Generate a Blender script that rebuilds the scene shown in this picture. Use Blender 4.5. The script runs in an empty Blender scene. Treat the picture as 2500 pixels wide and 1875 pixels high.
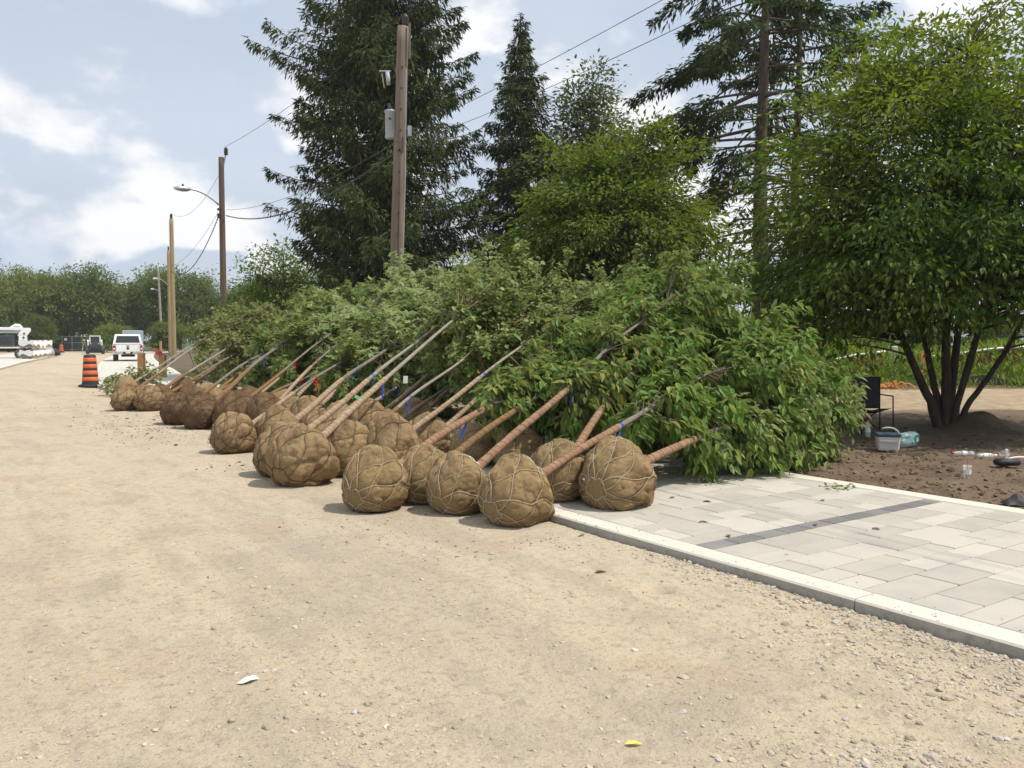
import bpy, math, random
import numpy as np
from mathutils import Vector, Matrix

PI = math.pi
R = math.radians
rng = np.random.default_rng(11)
random.seed(11)
S = bpy.context.scene
COL = S.collection

# ------------------------------------------------------------------ camera
FPX, CAMH = 2040.0, 1.6                      # focal length for a 2500 px wide frame, eye height
PITCH = math.atan(107.5 / FPX)
cam = bpy.data.cameras.new('camera')
cam.sensor_width = 36.0
cam.lens = 36.0 * FPX / 2500.0
cam.clip_end = 3000.0
camo = bpy.data.objects.new('camera', cam)
camo.location = (0, 0, CAMH)
camo.rotation_euler = (PI / 2 - PITCH, 0, 0)
COL.objects.link(camo)
S.camera = camo

# ------------------------------------------------------------------ light
SUN_EL, SUN_AZ = R(59), R(-14)                # azimuth from +X (right) towards +Y (away)
sdir = Vector((math.cos(SUN_EL) * math.cos(SUN_AZ), math.cos(SUN_EL) * math.sin(SUN_AZ), math.sin(SUN_EL)))
sl = bpy.data.lights.new('sun', 'SUN')
sl.energy = 4.1
sl.angle = R(0.6)
sl.color = (1.0, 0.945, 0.86)
so = bpy.data.objects.new('sun', sl)
so.rotation_euler = sdir.to_track_quat('Z', 'Y').to_euler()
so.location = (20, -10, 40)
COL.objects.link(so)

W = bpy.data.worlds.new('World')
S.world = W
W.use_nodes = True
wn, wl = W.node_tree.nodes, W.node_tree.links
for n in list(wn):
    wn.remove(n)


def wnode(t, **kw):
    n = wn.new(t)
    for k, v in kw.items():
        setattr(n, k, v)
    return n


def wmath(op, a, b=None, c=None, clamp=False):
    n = wn.new('ShaderNodeMath')
    n.operation = op
    n.use_clamp = clamp
    for i, v in enumerate((a, b, c)):
        if v is None:
            continue
        if isinstance(v, (int, float)):
            n.inputs[i].default_value = v
        else:
            wl.new(v, n.inputs[i])
    return n.outputs[0]


def wmix(f, a, b):
    n = wn.new('ShaderNodeMix')
    n.data_type = 'RGBA'
    for s, v in ((0, f), (6, a), (7, b)):
        if isinstance(v, (int, float)):
            n.inputs[s].default_value = v
        elif isinstance(v, tuple):
            n.inputs[s].default_value = (*v, 1)
        else:
            wl.new(v, n.inputs[s])
    return n.outputs[2]


def wsmooth(x, lo, hi):
    n = wn.new('ShaderNodeMapRange')
    n.interpolation_type = 'SMOOTHSTEP'
    wl.new(x, n.inputs[0])
    n.inputs[1].default_value = lo
    n.inputs[2].default_value = hi
    return n.outputs[0]


sky = wnode('ShaderNodeTexSky', sky_type='NISHITA')
sky.sun_disc = False
sky.sun_elevation = SUN_EL
sky.sun_rotation = math.atan2(sdir.x, sdir.y)
sky.air_density = 1.2
sky.dust_density = 2.5
tc = wnode('ShaderNodeTexCoord')
sep = wnode('ShaderNodeSeparateXYZ')
wl.new(tc.outputs['Generated'], sep.inputs[0])
dx, dy, dz = sep.outputs
zc = wmath('MAXIMUM', dz, 0.0)
den = wmath('ADD', zc, 0.16)                  # a flat cloud deck seen in perspective
comb = wnode('ShaderNodeCombineXYZ')
wl.new(wmath('DIVIDE', dx, den), comb.inputs[0])
wl.new(wmath('DIVIDE', dy, den), comb.inputs[1])


def wnoise(vec, scale, detail, rough, off=(0, 0, 0), dist=0.0, sc=(1, 1, 1)):
    mp = wn.new('ShaderNodeMapping')
    wl.new(vec, mp.inputs[0])
    mp.inputs[1].default_value = off
    mp.inputs[3].default_value = sc
    t = wn.new('ShaderNodeTexNoise')
    wl.new(mp.outputs[0], t.inputs['Vector'])
    t.inputs['Scale'].default_value = scale
    t.inputs['Detail'].default_value = detail
    t.inputs['Roughness'].default_value = rough
    t.inputs['Distortion'].default_value = dist
    return t.outputs[0]


haze_n = wnoise(comb.outputs[0], 0.55, 3, 0.5, (3.1, 1.7, 0))
# heaped clouds live on the view direction itself, a little stretched sideways
CO = (7.7, 4.2, 1.9)
cum = wnoise(tc.outputs['Generated'], 6.0, 8, 0.5, CO, 0.0, (1.0, 1.0, 1.55))
cum_lo = wnoise(tc.outputs['Generated'], 6.0, 4, 0.5, (CO[0], CO[1], CO[2] + .07), 0.0, (1.0, 1.0, 1.55))
deck = wnoise(tc.outputs['Generated'], 2.3, 5, 0.5, (4.1, .3, 2.7), 0.1, (1.0, 1.0, 1.8))
skyc = wnode('ShaderNodeHueSaturation')
skyc.inputs['Saturation'].default_value = 0.7
skyc.inputs['Value'].default_value = 1.0
wl.new(sky.outputs[0], skyc.inputs['Color'])
base = wmix(wmath('MULTIPLY_ADD', wsmooth(haze_n, 0.25, 0.75), 0.30, 0.62), skyc.outputs[0], (5.9, 6.6, 7.7))
cover = wsmooth(cum, 0.455, 0.585)
shade = wsmooth(wmath('SUBTRACT', cum_lo, cum), -0.04, 0.07)       # denser above than here: cloud base
cloudc = wmix(shade, (9.0, 9.0, 9.05), (5.0, 5.8, 6.9))
c1 = wmix(wmath('MULTIPLY', cover, 0.88), base, cloudc)
dk = wsmooth(deck, 0.52, 0.64)
c2 = wmix(wmath('MULTIPLY', dk, 0.7), c1, (4.5, 5.4, 6.9))
bg = wnode('ShaderNodeBackground')
bg.inputs[1].default_value = 0.11
wl.new(c2, bg.inputs[0])
wo = wnode('ShaderNodeOutputWorld')
wl.new(bg.outputs[0], wo.inputs[0])

S.view_settings.view_transform = 'Standard'
S.view_settings.look = 'None'
S.view_settings.exposure = 0.1
S.view_settings.gamma = 1.0
S.view_settings.use_curve_mapping = False
S.render.engine = 'CYCLES'
S.cycles.max_bounces = 6
S.cycles.transparent_max_bounces = 8


HAZE = 0.0004


# ------------------------------------------------------------------ helpers
def ray(px, py):
    a, b = (px - 1250) / FPX, -(py - 937.5) / FPX
    c, s = math.cos(PITCH), math.sin(PITCH)
    return np.array([a, c + b * s, -s + b * c])


def gp(px, py, z=0.0):
    r = ray(px, py)
    return np.array([0, 0, CAMH]) + r * ((z - CAMH) / r[2])


def at(px, py, Y):
    r = ray(px, py)
    return np.array([0, 0, CAMH]) + r * (Y / r[1])


def unit(v):
    v = np.asarray(v, float)
    return v / np.maximum(np.linalg.norm(v, axis=-1, keepdims=True), 1e-9)


def _hash(i, j, k):
    n = (i * 374761393 + j * 668265263 + k * 1274126177) & 0xffffffff
    n = ((n ^ (n >> 13)) * 1274126177) & 0xffffffff
    return ((n ^ (n >> 16)) & 0xffff) / 65535.0


def noise(p, seed=0):
    p = np.asarray(p, float)
    if p.shape[-1] == 2:
        p = np.concatenate([p, np.full(p.shape[:-1] + (1,), 0.37)], -1)
    p = p + seed * 17.31
    i = np.floor(p).astype(np.int64)
    f = p - i
    f = f * f * (3 - 2 * f)
    r = 0
    for a in (0, 1):
        for b in (0, 1):
            for c in (0, 1):
                w = (f[..., 0] if a else 1 - f[..., 0]) * (f[..., 1] if b else 1 - f[..., 1]) * (f[..., 2] if c else 1 - f[..., 2])
                r = r + w * _hash(i[..., 0] + a, i[..., 1] + b, i[..., 2] + c)
    return r


def fbm(p, o=4, seed=0):
    p = np.asarray(p, float)
    r, a, t = 0, 1.0, 0
    for k in range(o):
        r = r + a * noise(p * 2 ** k, seed + k)
        t += a
        a *= 0.5
    return r / t


def sstep(x, a, b):
    t = np.clip((x - a) / (b - a), 0, 1)
    return t * t * (3 - 2 * t)


ORG = {}


def new_obj(name, data, parent=None):
    o = bpy.data.objects.new(name, data)
    COL.objects.link(o)
    if parent is not None:
        o.parent = parent
        ORG[o] = ORG.get(parent, np.zeros(3))
    return o


def tag(o, label=None, cat=None, group=None, kind=None):
    if label:
        o['label'] = label
    if cat:
        o['category'] = cat
    if group:
        o['group'] = group
    if kind:
        o['kind'] = kind
    return o


def thing(name, label, cat, loc=(0, 0, 0), group=None):
    o = new_obj(name, None)
    o.empty_display_size = 0.1
    o.location = tuple(float(v) for v in loc)
    ORG[o] = np.array(loc, float)
    return tag(o, label, cat, group)


class MB:
    """collects quads and triangles; build() links them as one mesh object"""

    def __init__(s):
        s.V, s.Q, s.T, s.n = [], [], [], 0

    def add(s, V, Q=None, T=None):
        V = np.asarray(V, float).reshape(-1, 3)
        if Q is not None and len(Q):
            s.Q.append(np.asarray(Q, np.int64).reshape(-1, 4) + s.n)
        if T is not None and len(T):
            s.T.append(np.asarray(T, np.int64).reshape(-1, 3) + s.n)
        s.V.append(V)
        s.n += len(V)
        return s

    def tube(s, P, rad, n=8, cap=True, mod=None):
        P = np.asarray(P, float)
        m = len(P)
        rad = np.broadcast_to(np.asarray(rad, float), (m,))
        t = unit(np.gradient(P, axis=0))
        u = np.cross(t[0], [0, 0, 1.0])
        if np.linalg.norm(u) < 1e-3:
            u = np.array([1.0, 0, 0])
        u = unit(u)
        th = np.arange(n) * 2 * PI / n
        V = np.zeros((m, n, 3))
        for i in range(m):
            u = unit(u - t[i] * np.dot(u, t[i]))
            w = np.cross(t[i], u)
            rr = rad[i] if mod is None else rad[i] * mod[i]
            V[i] = P[i] + (np.cos(th) * rr)[:, None] * u + (np.sin(th) * rr)[:, None] * w
        i, j = np.meshgrid(np.arange(m - 1), np.arange(n), indexing='ij')
        j2 = (j + 1) % n
        Q = np.stack([i * n + j, i * n + j2, (i + 1) * n + j2, (i + 1) * n + j], -1).reshape(-1, 4)
        V = V.reshape(-1, 3)
        T = None
        if cap:
            V = np.concatenate([V, P[:1], P[-1:]])
            k = np.arange(n)
            k2 = (k + 1) % n
            T = np.concatenate([np.stack([np.full(n, m * n), k2, k], -1), np.stack([np.full(n, m * n + 1), (m - 1) * n + k, (m - 1) * n + k2], -1)])
        return s.add(V, Q, T)

    def box(s, c, d, rz=0.0, b=0.0, M=None):
        """box centred on c with size d; b bevels its vertical-face outline in all axes by shrinking end caps"""
        hx, hy, hz = d[0] / 2, d[1] / 2, d[2] / 2
        if b <= 0:
            V = np.array([[x, y, z] for z in (-hz, hz) for y in (-hy, hy) for x in (-hx, hx)])
            Q = [[0, 2, 3, 1], [4, 5, 7, 6], [0, 1, 5, 4], [2, 6, 7, 3], [0, 4, 6, 2], [1, 3, 7, 5]]
            T = None
        else:
            def ring(z, e):
                x, y = hx - e, hy - e
                return [[x, y - b + e, z], [x - b + e, y, z], [-x + b - e, y, z], [-x, y - b + e, z], [-x, -y + b - e, z], [-x + b - e, -y, z], [x - b + e, -y, z], [x, -y + b - e, z]]
            V = np.array(ring(-hz, b * .9) + ring(-hz + b, 0) + ring(hz - b, 0) + ring(hz, b * .9))
            Q = [[r * 8 + k, r * 8 + (k + 1) % 8, r * 8 + 8 + (k + 1) % 8, r * 8 + 8 + k] for r in range(3) for k in range(8)]
            T = [[24, 24 + k, 25 + k] for k in range(1, 7)] + [[0, k + 1, k] for k in range(1, 7)]
        if M is not None:
            V = V @ np.asarray(M).T
        if rz:
            c_, s_ = math.cos(rz), math.sin(rz)
            V = V @ np.array([[c_, s_, 0], [-s_, c_, 0], [0, 0, 1]])
        return s.add(V + np.asarray(c, float), Q, T)

    def prism(s, poly, x0, x1):
        """profile of (y, z) points, counter-clockwise seen from -x... extruded along x"""
        n = len(poly)
        P = np.array(poly, float)
        V = np.concatenate([np.c_[np.full(n, x0), P], np.c_[np.full(n, x1), P]])
        k = np.arange(n)
        k2 = (k + 1) % n
        Q = np.stack([k, k2, k2 + n, k + n], -1)
        c0 = P.mean(0)
        V = np.concatenate([V, [[x0, *c0], [x1, *c0]]])
        T = np.concatenate([np.stack([np.full(n, 2 * n), k2, k], -1), np.stack([np.full(n, 2 * n + 1), k + n, k2 + n], -1)])
        return s.add(V, Q, T)

    def lathe(s, prof, c=(0, 0, 0), n=20, axis=2):
        """profile of (r, h) pairs around an axis"""
        prof = np.array(prof, float)
        th = np.arange(n) * 2 * PI / n
        m = len(prof)
        V = np.zeros((m, n, 3))
        a, b = [(1, 2), (2, 0), (0, 1)][axis]
        V[..., a] = prof[:, :1] * np.cos(th)
        V[..., b] = prof[:, :1] * np.sin(th)
        V[..., axis] = prof[:, 1:]
        i, j = np.meshgrid(np.arange(m - 1), np.arange(n), indexing='ij')
        j2 = (j + 1) % n
        Q = np.stack([i * n + j, i * n + j2, (i + 1) * n + j2, (i + 1) * n + j], -1).reshape(-1, 4)
        return s.add(V.reshape(-1, 3) + np.asarray(c, float), Q)

    def build(s, name, mat, parent=None, smooth=False, kind=None):
        V = np.concatenate(s.V) if s.V else np.zeros((0, 3))
        org = ORG.get(parent, np.zeros(3)) if parent is not None else np.zeros(3)
        V = (V - org).astype(np.float32)
        Q = np.concatenate(s.Q) if s.Q else np.zeros((0, 4), np.int64)
        T = np.concatenate(s.T) if s.T else np.zeros((0, 3), np.int64)
        me = bpy.data.meshes.new(name)
        me.vertices.add(len(V))
        me.vertices.foreach_set('co', V.ravel())
        me.loops.add(len(Q) * 4 + len(T) * 3)
        me.loops.foreach_set('vertex_index', np.concatenate([Q.ravel(), T.ravel()]).astype(np.int32))
        me.polygons.add(len(Q) + len(T))
        ls = np.concatenate([np.arange(len(Q)) * 4, len(Q) * 4 + np.arange(len(T)) * 3]).astype(np.int32)
        me.polygons.foreach_set('loop_start', ls)
        me.polygons.foreach_set('use_smooth', np.full(len(ls), bool(smooth)))
        me.update(calc_edges=True)
        me.validate()
        me.materials.append(mat)
        o = new_obj(name, me, parent)
        if kind:
            o['kind'] = kind
        return o


def mb():
    return MB()


def copy_tree(o, parent=None):
    c = o.copy()
    COL.objects.link(c)
    if parent is not None:
        c.parent = parent
    for ch in o.children:
        copy_tree(ch, c)
    return c


# ------------------------------------------------------------------ materials
def principled(name):
    m = bpy.data.materials.new(name)
    m.use_nodes = True
    nt = m.node_tree
    return m, nt, nt.nodes, nt.links, nt.nodes['Principled BSDF']


def ramp(nodes, stops):
    r = nodes.new('ShaderNodeValToRGB')
    e = r.color_ramp.elements
    while len(e) < len(stops):
        e.new(0.5)
    for i, (p, c) in enumerate(stops):
        e[i].position = p
        e[i].color = (*c, 1)
    return r


def mk(name, c1, c2=None, scale=6.0, rough=0.8, bump=0.0, bscale=60.0, metal=0.0, spec=0.4, c3=None, objvar=0.0, stretch=(1, 1, 1), lo=0.35, hi=0.65):
    m, nt, N, L, B = principled(name)
    B.inputs['Roughness'].default_value = rough
    B.inputs['Metallic'].default_value = metal
    B.inputs['Specular IOR Level'].default_value = spec
    c2 = c2 or tuple(v * 0.8 for v in c1)
    t = N.new('ShaderNodeTexCoord')
    mp = N.new('ShaderNodeMapping')
    mp.inputs[3].default_value = stretch
    L.new(t.outputs['Object'], mp.inputs[0])
    nz = N.new('ShaderNodeTexNoise')
    nz.inputs['Scale'].default_value = scale
    nz.inputs['Detail'].default_value = 6
    nz.inputs['Roughness'].default_value = 0.6
    L.new(mp.outputs[0], nz.inputs['Vector'])
    st = [(lo, c1), (hi, c2)] if c3 is None else [(lo - .08, c1), ((lo + hi) / 2, c2), (hi + .08, c3)]
    r = ramp(N, st)
    L.new(nz.outputs[0], r.inputs[0])
    out = r.outputs[0]
    if objvar:
        oi = N.new('ShaderNodeObjectInfo')
        hs = N.new('ShaderNodeHueSaturation')
        mr = N.new('ShaderNodeMapRange')
        L.new(oi.outputs['Random'], mr.inputs[0])
        mr.inputs[3].default_value = 1 - objvar
        mr.inputs[4].default_value = 1 + objvar
        L.new(mr.outputs[0], hs.inputs['Value'])
        L.new(out, hs.inputs['Color'])
        out = hs.outputs[0]
    L.new(out, B.inputs['Base Color'])
    if bump:
        n2 = N.new('ShaderNodeTexNoise')
        n2.inputs['Scale'].default_value = bscale
        n2.inputs['Detail'].default_value = 5
        L.new(mp.outputs[0], n2.inputs['Vector'])
        b = N.new('ShaderNodeBump')
        b.inputs['Strength'].default_value = 1.0
        b.inputs['Distance'].default_value = bump
        L.new(n2.outputs[0], b.inputs['Height'])
        L.new(b.outputs[0], B.inputs['Normal'])
    return m


def leafmat(name, stops, trans=0.3, rough=0.45, under=None, objvar=0.0, spec=0.35, patch=None):
    """leaf colour varies leaf by leaf; some light comes through"""
    m, nt, N, L, B = principled(name)
    g = N.new('ShaderNodeNewGeometry')
    r = ramp(N, stops)
    L.new(g.outputs['Random Per Island'], r.inputs[0])
    col = r.outputs[0]
    if patch:
        t = N.new('ShaderNodeTexCoord')
        nz = N.new('ShaderNodeTexNoise')
        nz.inputs['Scale'].default_value = patch[0]
        nz.inputs['Detail'].default_value = 2
        L.new(t.outputs['Object'], nz.inputs['Vector'])
        rr = ramp(N, [(0.42, (0, 0, 0)), (0.62, (1, 1, 1))])
        L.new(nz.outputs[0], rr.inputs[0])
        mx = N.new('ShaderNodeMix')
        mx.data_type = 'RGBA'
        L.new(rr.outputs[0], mx.inputs[0])
        L.new(col, mx.inputs[6])
        mx.inputs[7].default_value = (*patch[1], 1)
        mul = N.new('ShaderNodeMath')
        mul.operation = 'MULTIPLY'
        mul.inputs[1].default_value = patch[2]
        L.new(rr.outputs[0], mul.inputs[0])
        L.new(mul.outputs[0], mx.inputs[0])
        col = mx.outputs[2]
    if objvar:
        oi = N.new('ShaderNodeObjectInfo')
        hs = N.new('ShaderNodeHueSaturation')
        mr = N.new('ShaderNodeMapRange')
        L.new(oi.outputs['Random'], mr.inputs[0])
        mr.inputs[3].default_value = 1 - objvar
        mr.inputs[4].default_value = 1 + objvar
        L.new(mr.outputs[0], hs.inputs['Value'])
        m2 = N.new('ShaderNodeMapRange')
        L.new(oi.outputs['Random'], m2.inputs[0])
        m2.inputs[3].default_value = 0.515
        m2.inputs[4].default_value = 0.485
        L.new(m2.outputs[0], hs.inputs['Hue'])
        L.new(col, hs.inputs['Color'])
        col = hs.outputs[0]
    if under:
        mx = N.new('ShaderNodeMix')
        mx.data_type = 'RGBA'
        L.new(g.outputs['Backfacing'], mx.inputs[0])
        L.new(col, mx.inputs[6])
        mx.inputs[7].default_value = (*under, 1)
        col = mx.outputs[2]
    L.new(col, B.inputs['Base Color'])
    B.inputs['Roughness'].default_value = rough
    B.inputs['Specular IOR Level'].default_value = spec
    tr = N.new('ShaderNodeBsdfTranslucent')
    hs2 = N.new('ShaderNodeHueSaturation')
    hs2.inputs['Hue'].default_value = 0.48
    hs2.inputs['Saturation'].default_value = 1.15
    hs2.inputs['Value'].default_value = 1.35
    L.new(col, hs2.inputs['Color'])
    L.new(hs2.outputs[0], tr.inputs['Color'])
    ms = N.new('ShaderNodeMixShader')
    ms.inputs[0].default_value = trans
    L.new(B.outputs[0], ms.inputs[1])
    L.new(tr.outputs[0], ms.inputs[2])
    L.new(ms.outputs[0], N['Material Output'].inputs[0])
    return m


def stack_mat(name, layers, rough=0.9, bumps=(), spec=0.25, base=(0.4, 0.3, 0.2)):
    """base colour with noise-masked layers: (scale, lo, hi, colour, amount, stretch)"""
    m, nt, N, L, B = principled(name)
    B.inputs['Roughness'].default_value = rough
    B.inputs['Specular IOR Level'].default_value = spec
    t = N.new('ShaderNodeTexCoord')
    col = None
    for i, (sc, lo, hi, c, amt, st) in enumerate(layers):
        mp = N.new('ShaderNodeMapping')
        mp.inputs[1].default_value = (i * 3.7, i * 1.9, i * 0.7)
        mp.vector_type = 'TEXTURE'
        mp.inputs[2].default_value = (0, 0, 0.604)                 # texture y runs along the road
        mp.inputs[3].default_value = tuple(1 / v for v in st)
        L.new(t.outputs['Object'], mp.inputs[0])
        nz = N.new('ShaderNodeTexNoise')
        nz.inputs['Scale'].default_value = sc
        nz.inputs['Detail'].default_value = 7
        nz.inputs['Roughness'].default_value = 0.62
        L.new(mp.outputs[0], nz.inputs['Vector'])
        mr = N.new('ShaderNodeMapRange')
        mr.interpolation_type = 'SMOOTHSTEP'
        L.new(nz.outputs[0], mr.inputs[0])
        mr.inputs[1].default_value = lo
        mr.inputs[2].default_value = hi
        mr.inputs[4].default_value = amt
        mx = N.new('ShaderNodeMix')
        mx.data_type = 'RGBA'
        L.new(mr.outputs[0], mx.inputs[0])
        if col is None:
            mx.inputs[6].default_value = (*base, 1)
        else:
            L.new(col, mx.inputs[6])
        mx.inputs[7].default_value = (*c, 1)
        col = mx.outputs[2]
    L.new(col, B.inputs['Base Color'])
    prev = None
    for sc, dist in bumps:
        nz = N.new('ShaderNodeTexNoise')
        nz.inputs['Scale'].default_value = sc
        nz.inputs['Detail'].default_value = 6
        nz.inputs['Roughness'].default_value = 0.65
        L.new(t.outputs['Object'], nz.inputs['Vector'])
        b = N.new('ShaderNodeBump')
        b.inputs['Distance'].default_value = dist
        L.new(nz.outputs[0], b.inputs['Height'])
        if prev is not None:
            L.new(prev, b.inputs['Normal'])
        prev = b.outputs[0]
    if prev is not None:
        L.new(prev, B.inputs['Normal'])
    return m, nt, N, L, B, col


def islandmat(name, stops, rough=.9, bump=0.0, bscale=80):
    m, nt, N, L, B = principled(name)
    g = N.new('ShaderNodeNewGeometry')
    r = ramp(N, stops)
    L.new(g.outputs['Random Per Island'], r.inputs[0])
    L.new(r.outputs[0], B.inputs['Base Color'])
    B.inputs['Roughness'].default_value = rough
    B.inputs['Specular IOR Level'].default_value = .2
    if bump:
        t = N.new('ShaderNodeTexCoord')
        nz = N.new('ShaderNodeTexNoise')
        nz.inputs['Scale'].default_value = bscale
        L.new(t.outputs['Object'], nz.inputs['Vector'])
        b = N.new('ShaderNodeBump')
        b.inputs['Distance'].default_value = bump
        L.new(nz.outputs[0], b.inputs['Height'])
        L.new(b.outputs[0], B.inputs['Normal'])
    return m


U1 = (1, 1, 1)
M = {}
M['road'] = stack_mat('road_dirt', [
    (0.30, .42, .66, (.44, .36, .25), .6, U1),
    (0.9, .44, .62, (.54, .445, .31), .85, (1, .12, 1)),
    (1.5, .50, .66, (.38, .32, .235), .6, (1, .14, 1)),
    (1.1, .52, .68, (.36, .305, .23), .65, U1),
    (0.9, .56, .70, (.44, .32, .22), .55, U1),
    (4, .50, .66, (.38, .32, .235), .6, (1, .3, 1)),
    (16, .50, .66, (.31, .26, .19), .6, U1),
    (60, .54, .66, (.25, .21, .155), .55, U1),
    (75, .58, .68, (.60, .53, .42), .55, U1),
    (170, .54, .66, (.30, .25, .18), .5, U1),
], rough=0.95, bumps=((6, .03), (30, .014), (110, .006)), base=(.50, .42, .31))[0]


def soil_material():
    m, nt, N, L, B, col = stack_mat('soil_and_track', [
        (1.2, .42, .65, (.088, .060, .038), .8, U1),
        (7, .5, .68, (.20, .145, .095), .7, U1),
        (30, .52, .66, (.07, .045, .028), .6, U1),
        (60, .62, .70, (.26, .2, .14), .5, U1),
    ], rough=0.95, bumps=((8, .03), (40, .012)), base=(.165, .12, .08))
    g = N.new('ShaderNodeNewGeometry')
    sp = N.new('ShaderNodeSeparateXYZ')
    L.new(g.outputs['Position'], sp.inputs[0])
    nz = N.new('ShaderNodeTexNoise')
    nz.inputs['Scale'].default_value = 0.8
    nz.inputs['Detail'].default_value = 5
    L.new(g.outputs['Position'], nz.inputs['Vector'])

    def band(edge, c, wid=0.5):
        nonlocal col
        a = N.new('ShaderNodeMath')
        a.operation = 'MULTIPLY_ADD'
        L.new(nz.outputs[0], a.inputs[0])
        a.inputs[1].default_value = 2.6
        L.new(sp.outputs[1], a.inputs[2])
        mr = N.new('ShaderNodeMapRange')
        mr.interpolation_type = 'SMOOTHSTEP'
        L.new(a.outputs[0], mr.inputs[0])
        mr.inputs[1].default_value = edge + 1.3 - wid
        mr.inputs[2].default_value = edge + 1.3 + wid
        mx = N.new('ShaderNodeMix')
        mx.data_type = 'RGBA'
        L.new(mr.outputs[0], mx.inputs[0])
        L.new(col, mx.inputs[6])
        if isinstance(c, tuple):
            mx.inputs[7].default_value = (*c, 1)
        else:
            L.new(c, mx.inputs[7])
        col = mx.outputs[2]
    n2 = N.new('ShaderNodeTexNoise')
    n2.inputs['Scale'].default_value = 3
    n2.inputs['Detail'].default_value = 6
    r2 = ramp(N, [(.35, (.40, .31, .20)), (.65, (.28, .21, .135))])
    L.new(g.outputs['Position'], n2.inputs['Vector'])
    L.new(n2.outputs[0], r2.inputs[0])
    band(18.3, r2.outputs[0])
    band(26.2, (.13, .085, .05))
    band(28.2, (.05, .075, .02))
    L.new(col, B.inputs['Base Color'])
    return m


M['soil'] = soil_material()
M['soil_far'] = mk('soil_far', (.14, .09, .055), (.07, .075, .03), .5, .95, .03, 10)
M['grass'] = mk('grass_ground', (.05, .075, .022), (.085, .10, .035), .6, .95, .02, 20)
M['concrete'] = stack_mat('concrete', [
    (0.8, .45, .7, (.50, .48, .43), .7, U1), (6, .55, .7, (.44, .41, .36), .5, U1), (90, .58, .7, (.40, .37, .32), .4, U1), (2.2, .62, .74, (.45, .38, .28), .6, U1)],
    rough=.85, bumps=((120, .0015),), base=(.54, .515, .45))[0]
M['kerb'] = stack_mat('kerb_concrete', [
    (1.3, .45, .7, (.58, .55, .48), .7, U1), (9, .60, .72, (.42, .36, .27), .6, U1), (110, .58, .7, (.46, .43, .37), .45, U1)],
    rough=.85, bumps=((90, .002), (14, .003)), base=(.60, .56, .47))[0]
M['kerb_face'] = stack_mat('kerb_face_shade_dirt', [(3, .45, .65, (.30, .285, .25), .8, U1), (20, .5, .66, (.25, .22, .18), .6, U1), (120, .55, .68, (.46, .44, .40), .4, U1)], rough=.95, bumps=((40, .004), (120, .002)), base=(.38, .36, .32))[0]  # darker kerb sides: their shade is put into the colour, along with soil stains
M['sand'] = mk('joint_sand', (.16, .14, .11), (.10, .085, .065), 20, .95, .002, 150)


def paver_material(name, c1, c2, var):
    m, nt, N, L, B, col = stack_mat(name, [
        (2.5, .42, .68, c2, .8, U1), (1.1, .60, .74, (.46, .38, .27), .55, U1), (120, .56, .68, tuple(v * .75 for v in c1), .4, U1), (25, .64, .74, tuple(v * .6 for v in c1), .45, U1)],
        rough=.85, bumps=((180, .001),), base=c1)
    oi = N.new('ShaderNodeObjectInfo')
    hs = N.new('ShaderNodeHueSaturation')
    mr = N.new('ShaderNodeMapRange')
    L.new(oi.outputs['Random'], mr.inputs[0])
    mr.inputs[3].default_value = 1 - var
    mr.inputs[4].default_value = 1 + var * .6
    L.new(mr.outputs[0], hs.inputs['Value'])
    L.new(col, hs.inputs['Color'])
    L.new(hs.outputs[0], B.inputs['Base Color'])
    # stains continue over the joints: use world position instead of each stone's own
    g = N.new('ShaderNodeNewGeometry')
    for n in N:
        if n.type == 'MAPPING':
            L.new(g.outputs['Position'], n.inputs[0])
    return m


M['paver'] = paver_material('paver_pale', (.465, .43, .365), (.40, .375, .33), .16)
M['paver_dark'] = paver_material('paver_charcoal', (.19, .18, .175), (.24, .225, .21), .22)
M['stone'] = islandmat('gravel_stone', [(0, (.30, .255, .19)), (.35, (.42, .36, .27)), (.7, (.48, .42, .325)), (.85, (.36, .335, .30)), (1, (.56, .51, .43))], .9, .003)
M['clod'] = islandmat('soil_clod', [(0, (.085, .056, .034)), (.6, (.15, .10, .06)), (1, (.22, .155, .10))], .95, .01, 40)


def burlap(name, c1, c2, c3):
    m, nt, N, L, B, col = stack_mat(name, [
        (2.6, .42, .62, c2, .85, U1), (6.0, .50, .66, c3, .75, U1), (40, .5, .66, tuple(v * .62 for v in c1), .5, U1), (4.0, .58, .72, tuple(min(1, v * 1.45) for v in c1), .6, U1)],
        rough=.95, bumps=((9, .03), (30, .016), (140, .003)), base=c1, spec=.1)
    t = N.new('ShaderNodeTexCoord')
    prev = B.inputs['Normal'].links[0].from_socket
    for ax in ((1, 0.15, 0), (0.1, 0.2, 1)):                      # warp and weft
        w = N.new('ShaderNodeTexWave')
        mp = N.new('ShaderNodeMapping')
        L.new(t.outputs['Object'], mp.inputs[0])
        mp.inputs[2].default_value = (ax[1], ax[0] * 1.3, ax[2])
        L.new(mp.outputs[0], w.inputs[0])
        w.inputs['Scale'].default_value = 90
        w.inputs['Distortion'].default_value = 1.5
        b = N.new('ShaderNodeBump')
        b.inputs['Distance'].default_value = .0015
        b.inputs['Strength'].default_value = .6
        L.new(w.outputs['Fac'], b.inputs['Height'])
        L.new(prev, b.inputs['Normal'])
        prev = b.outputs[0]
    L.new(prev, B.inputs['Normal'])
    return m


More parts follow.
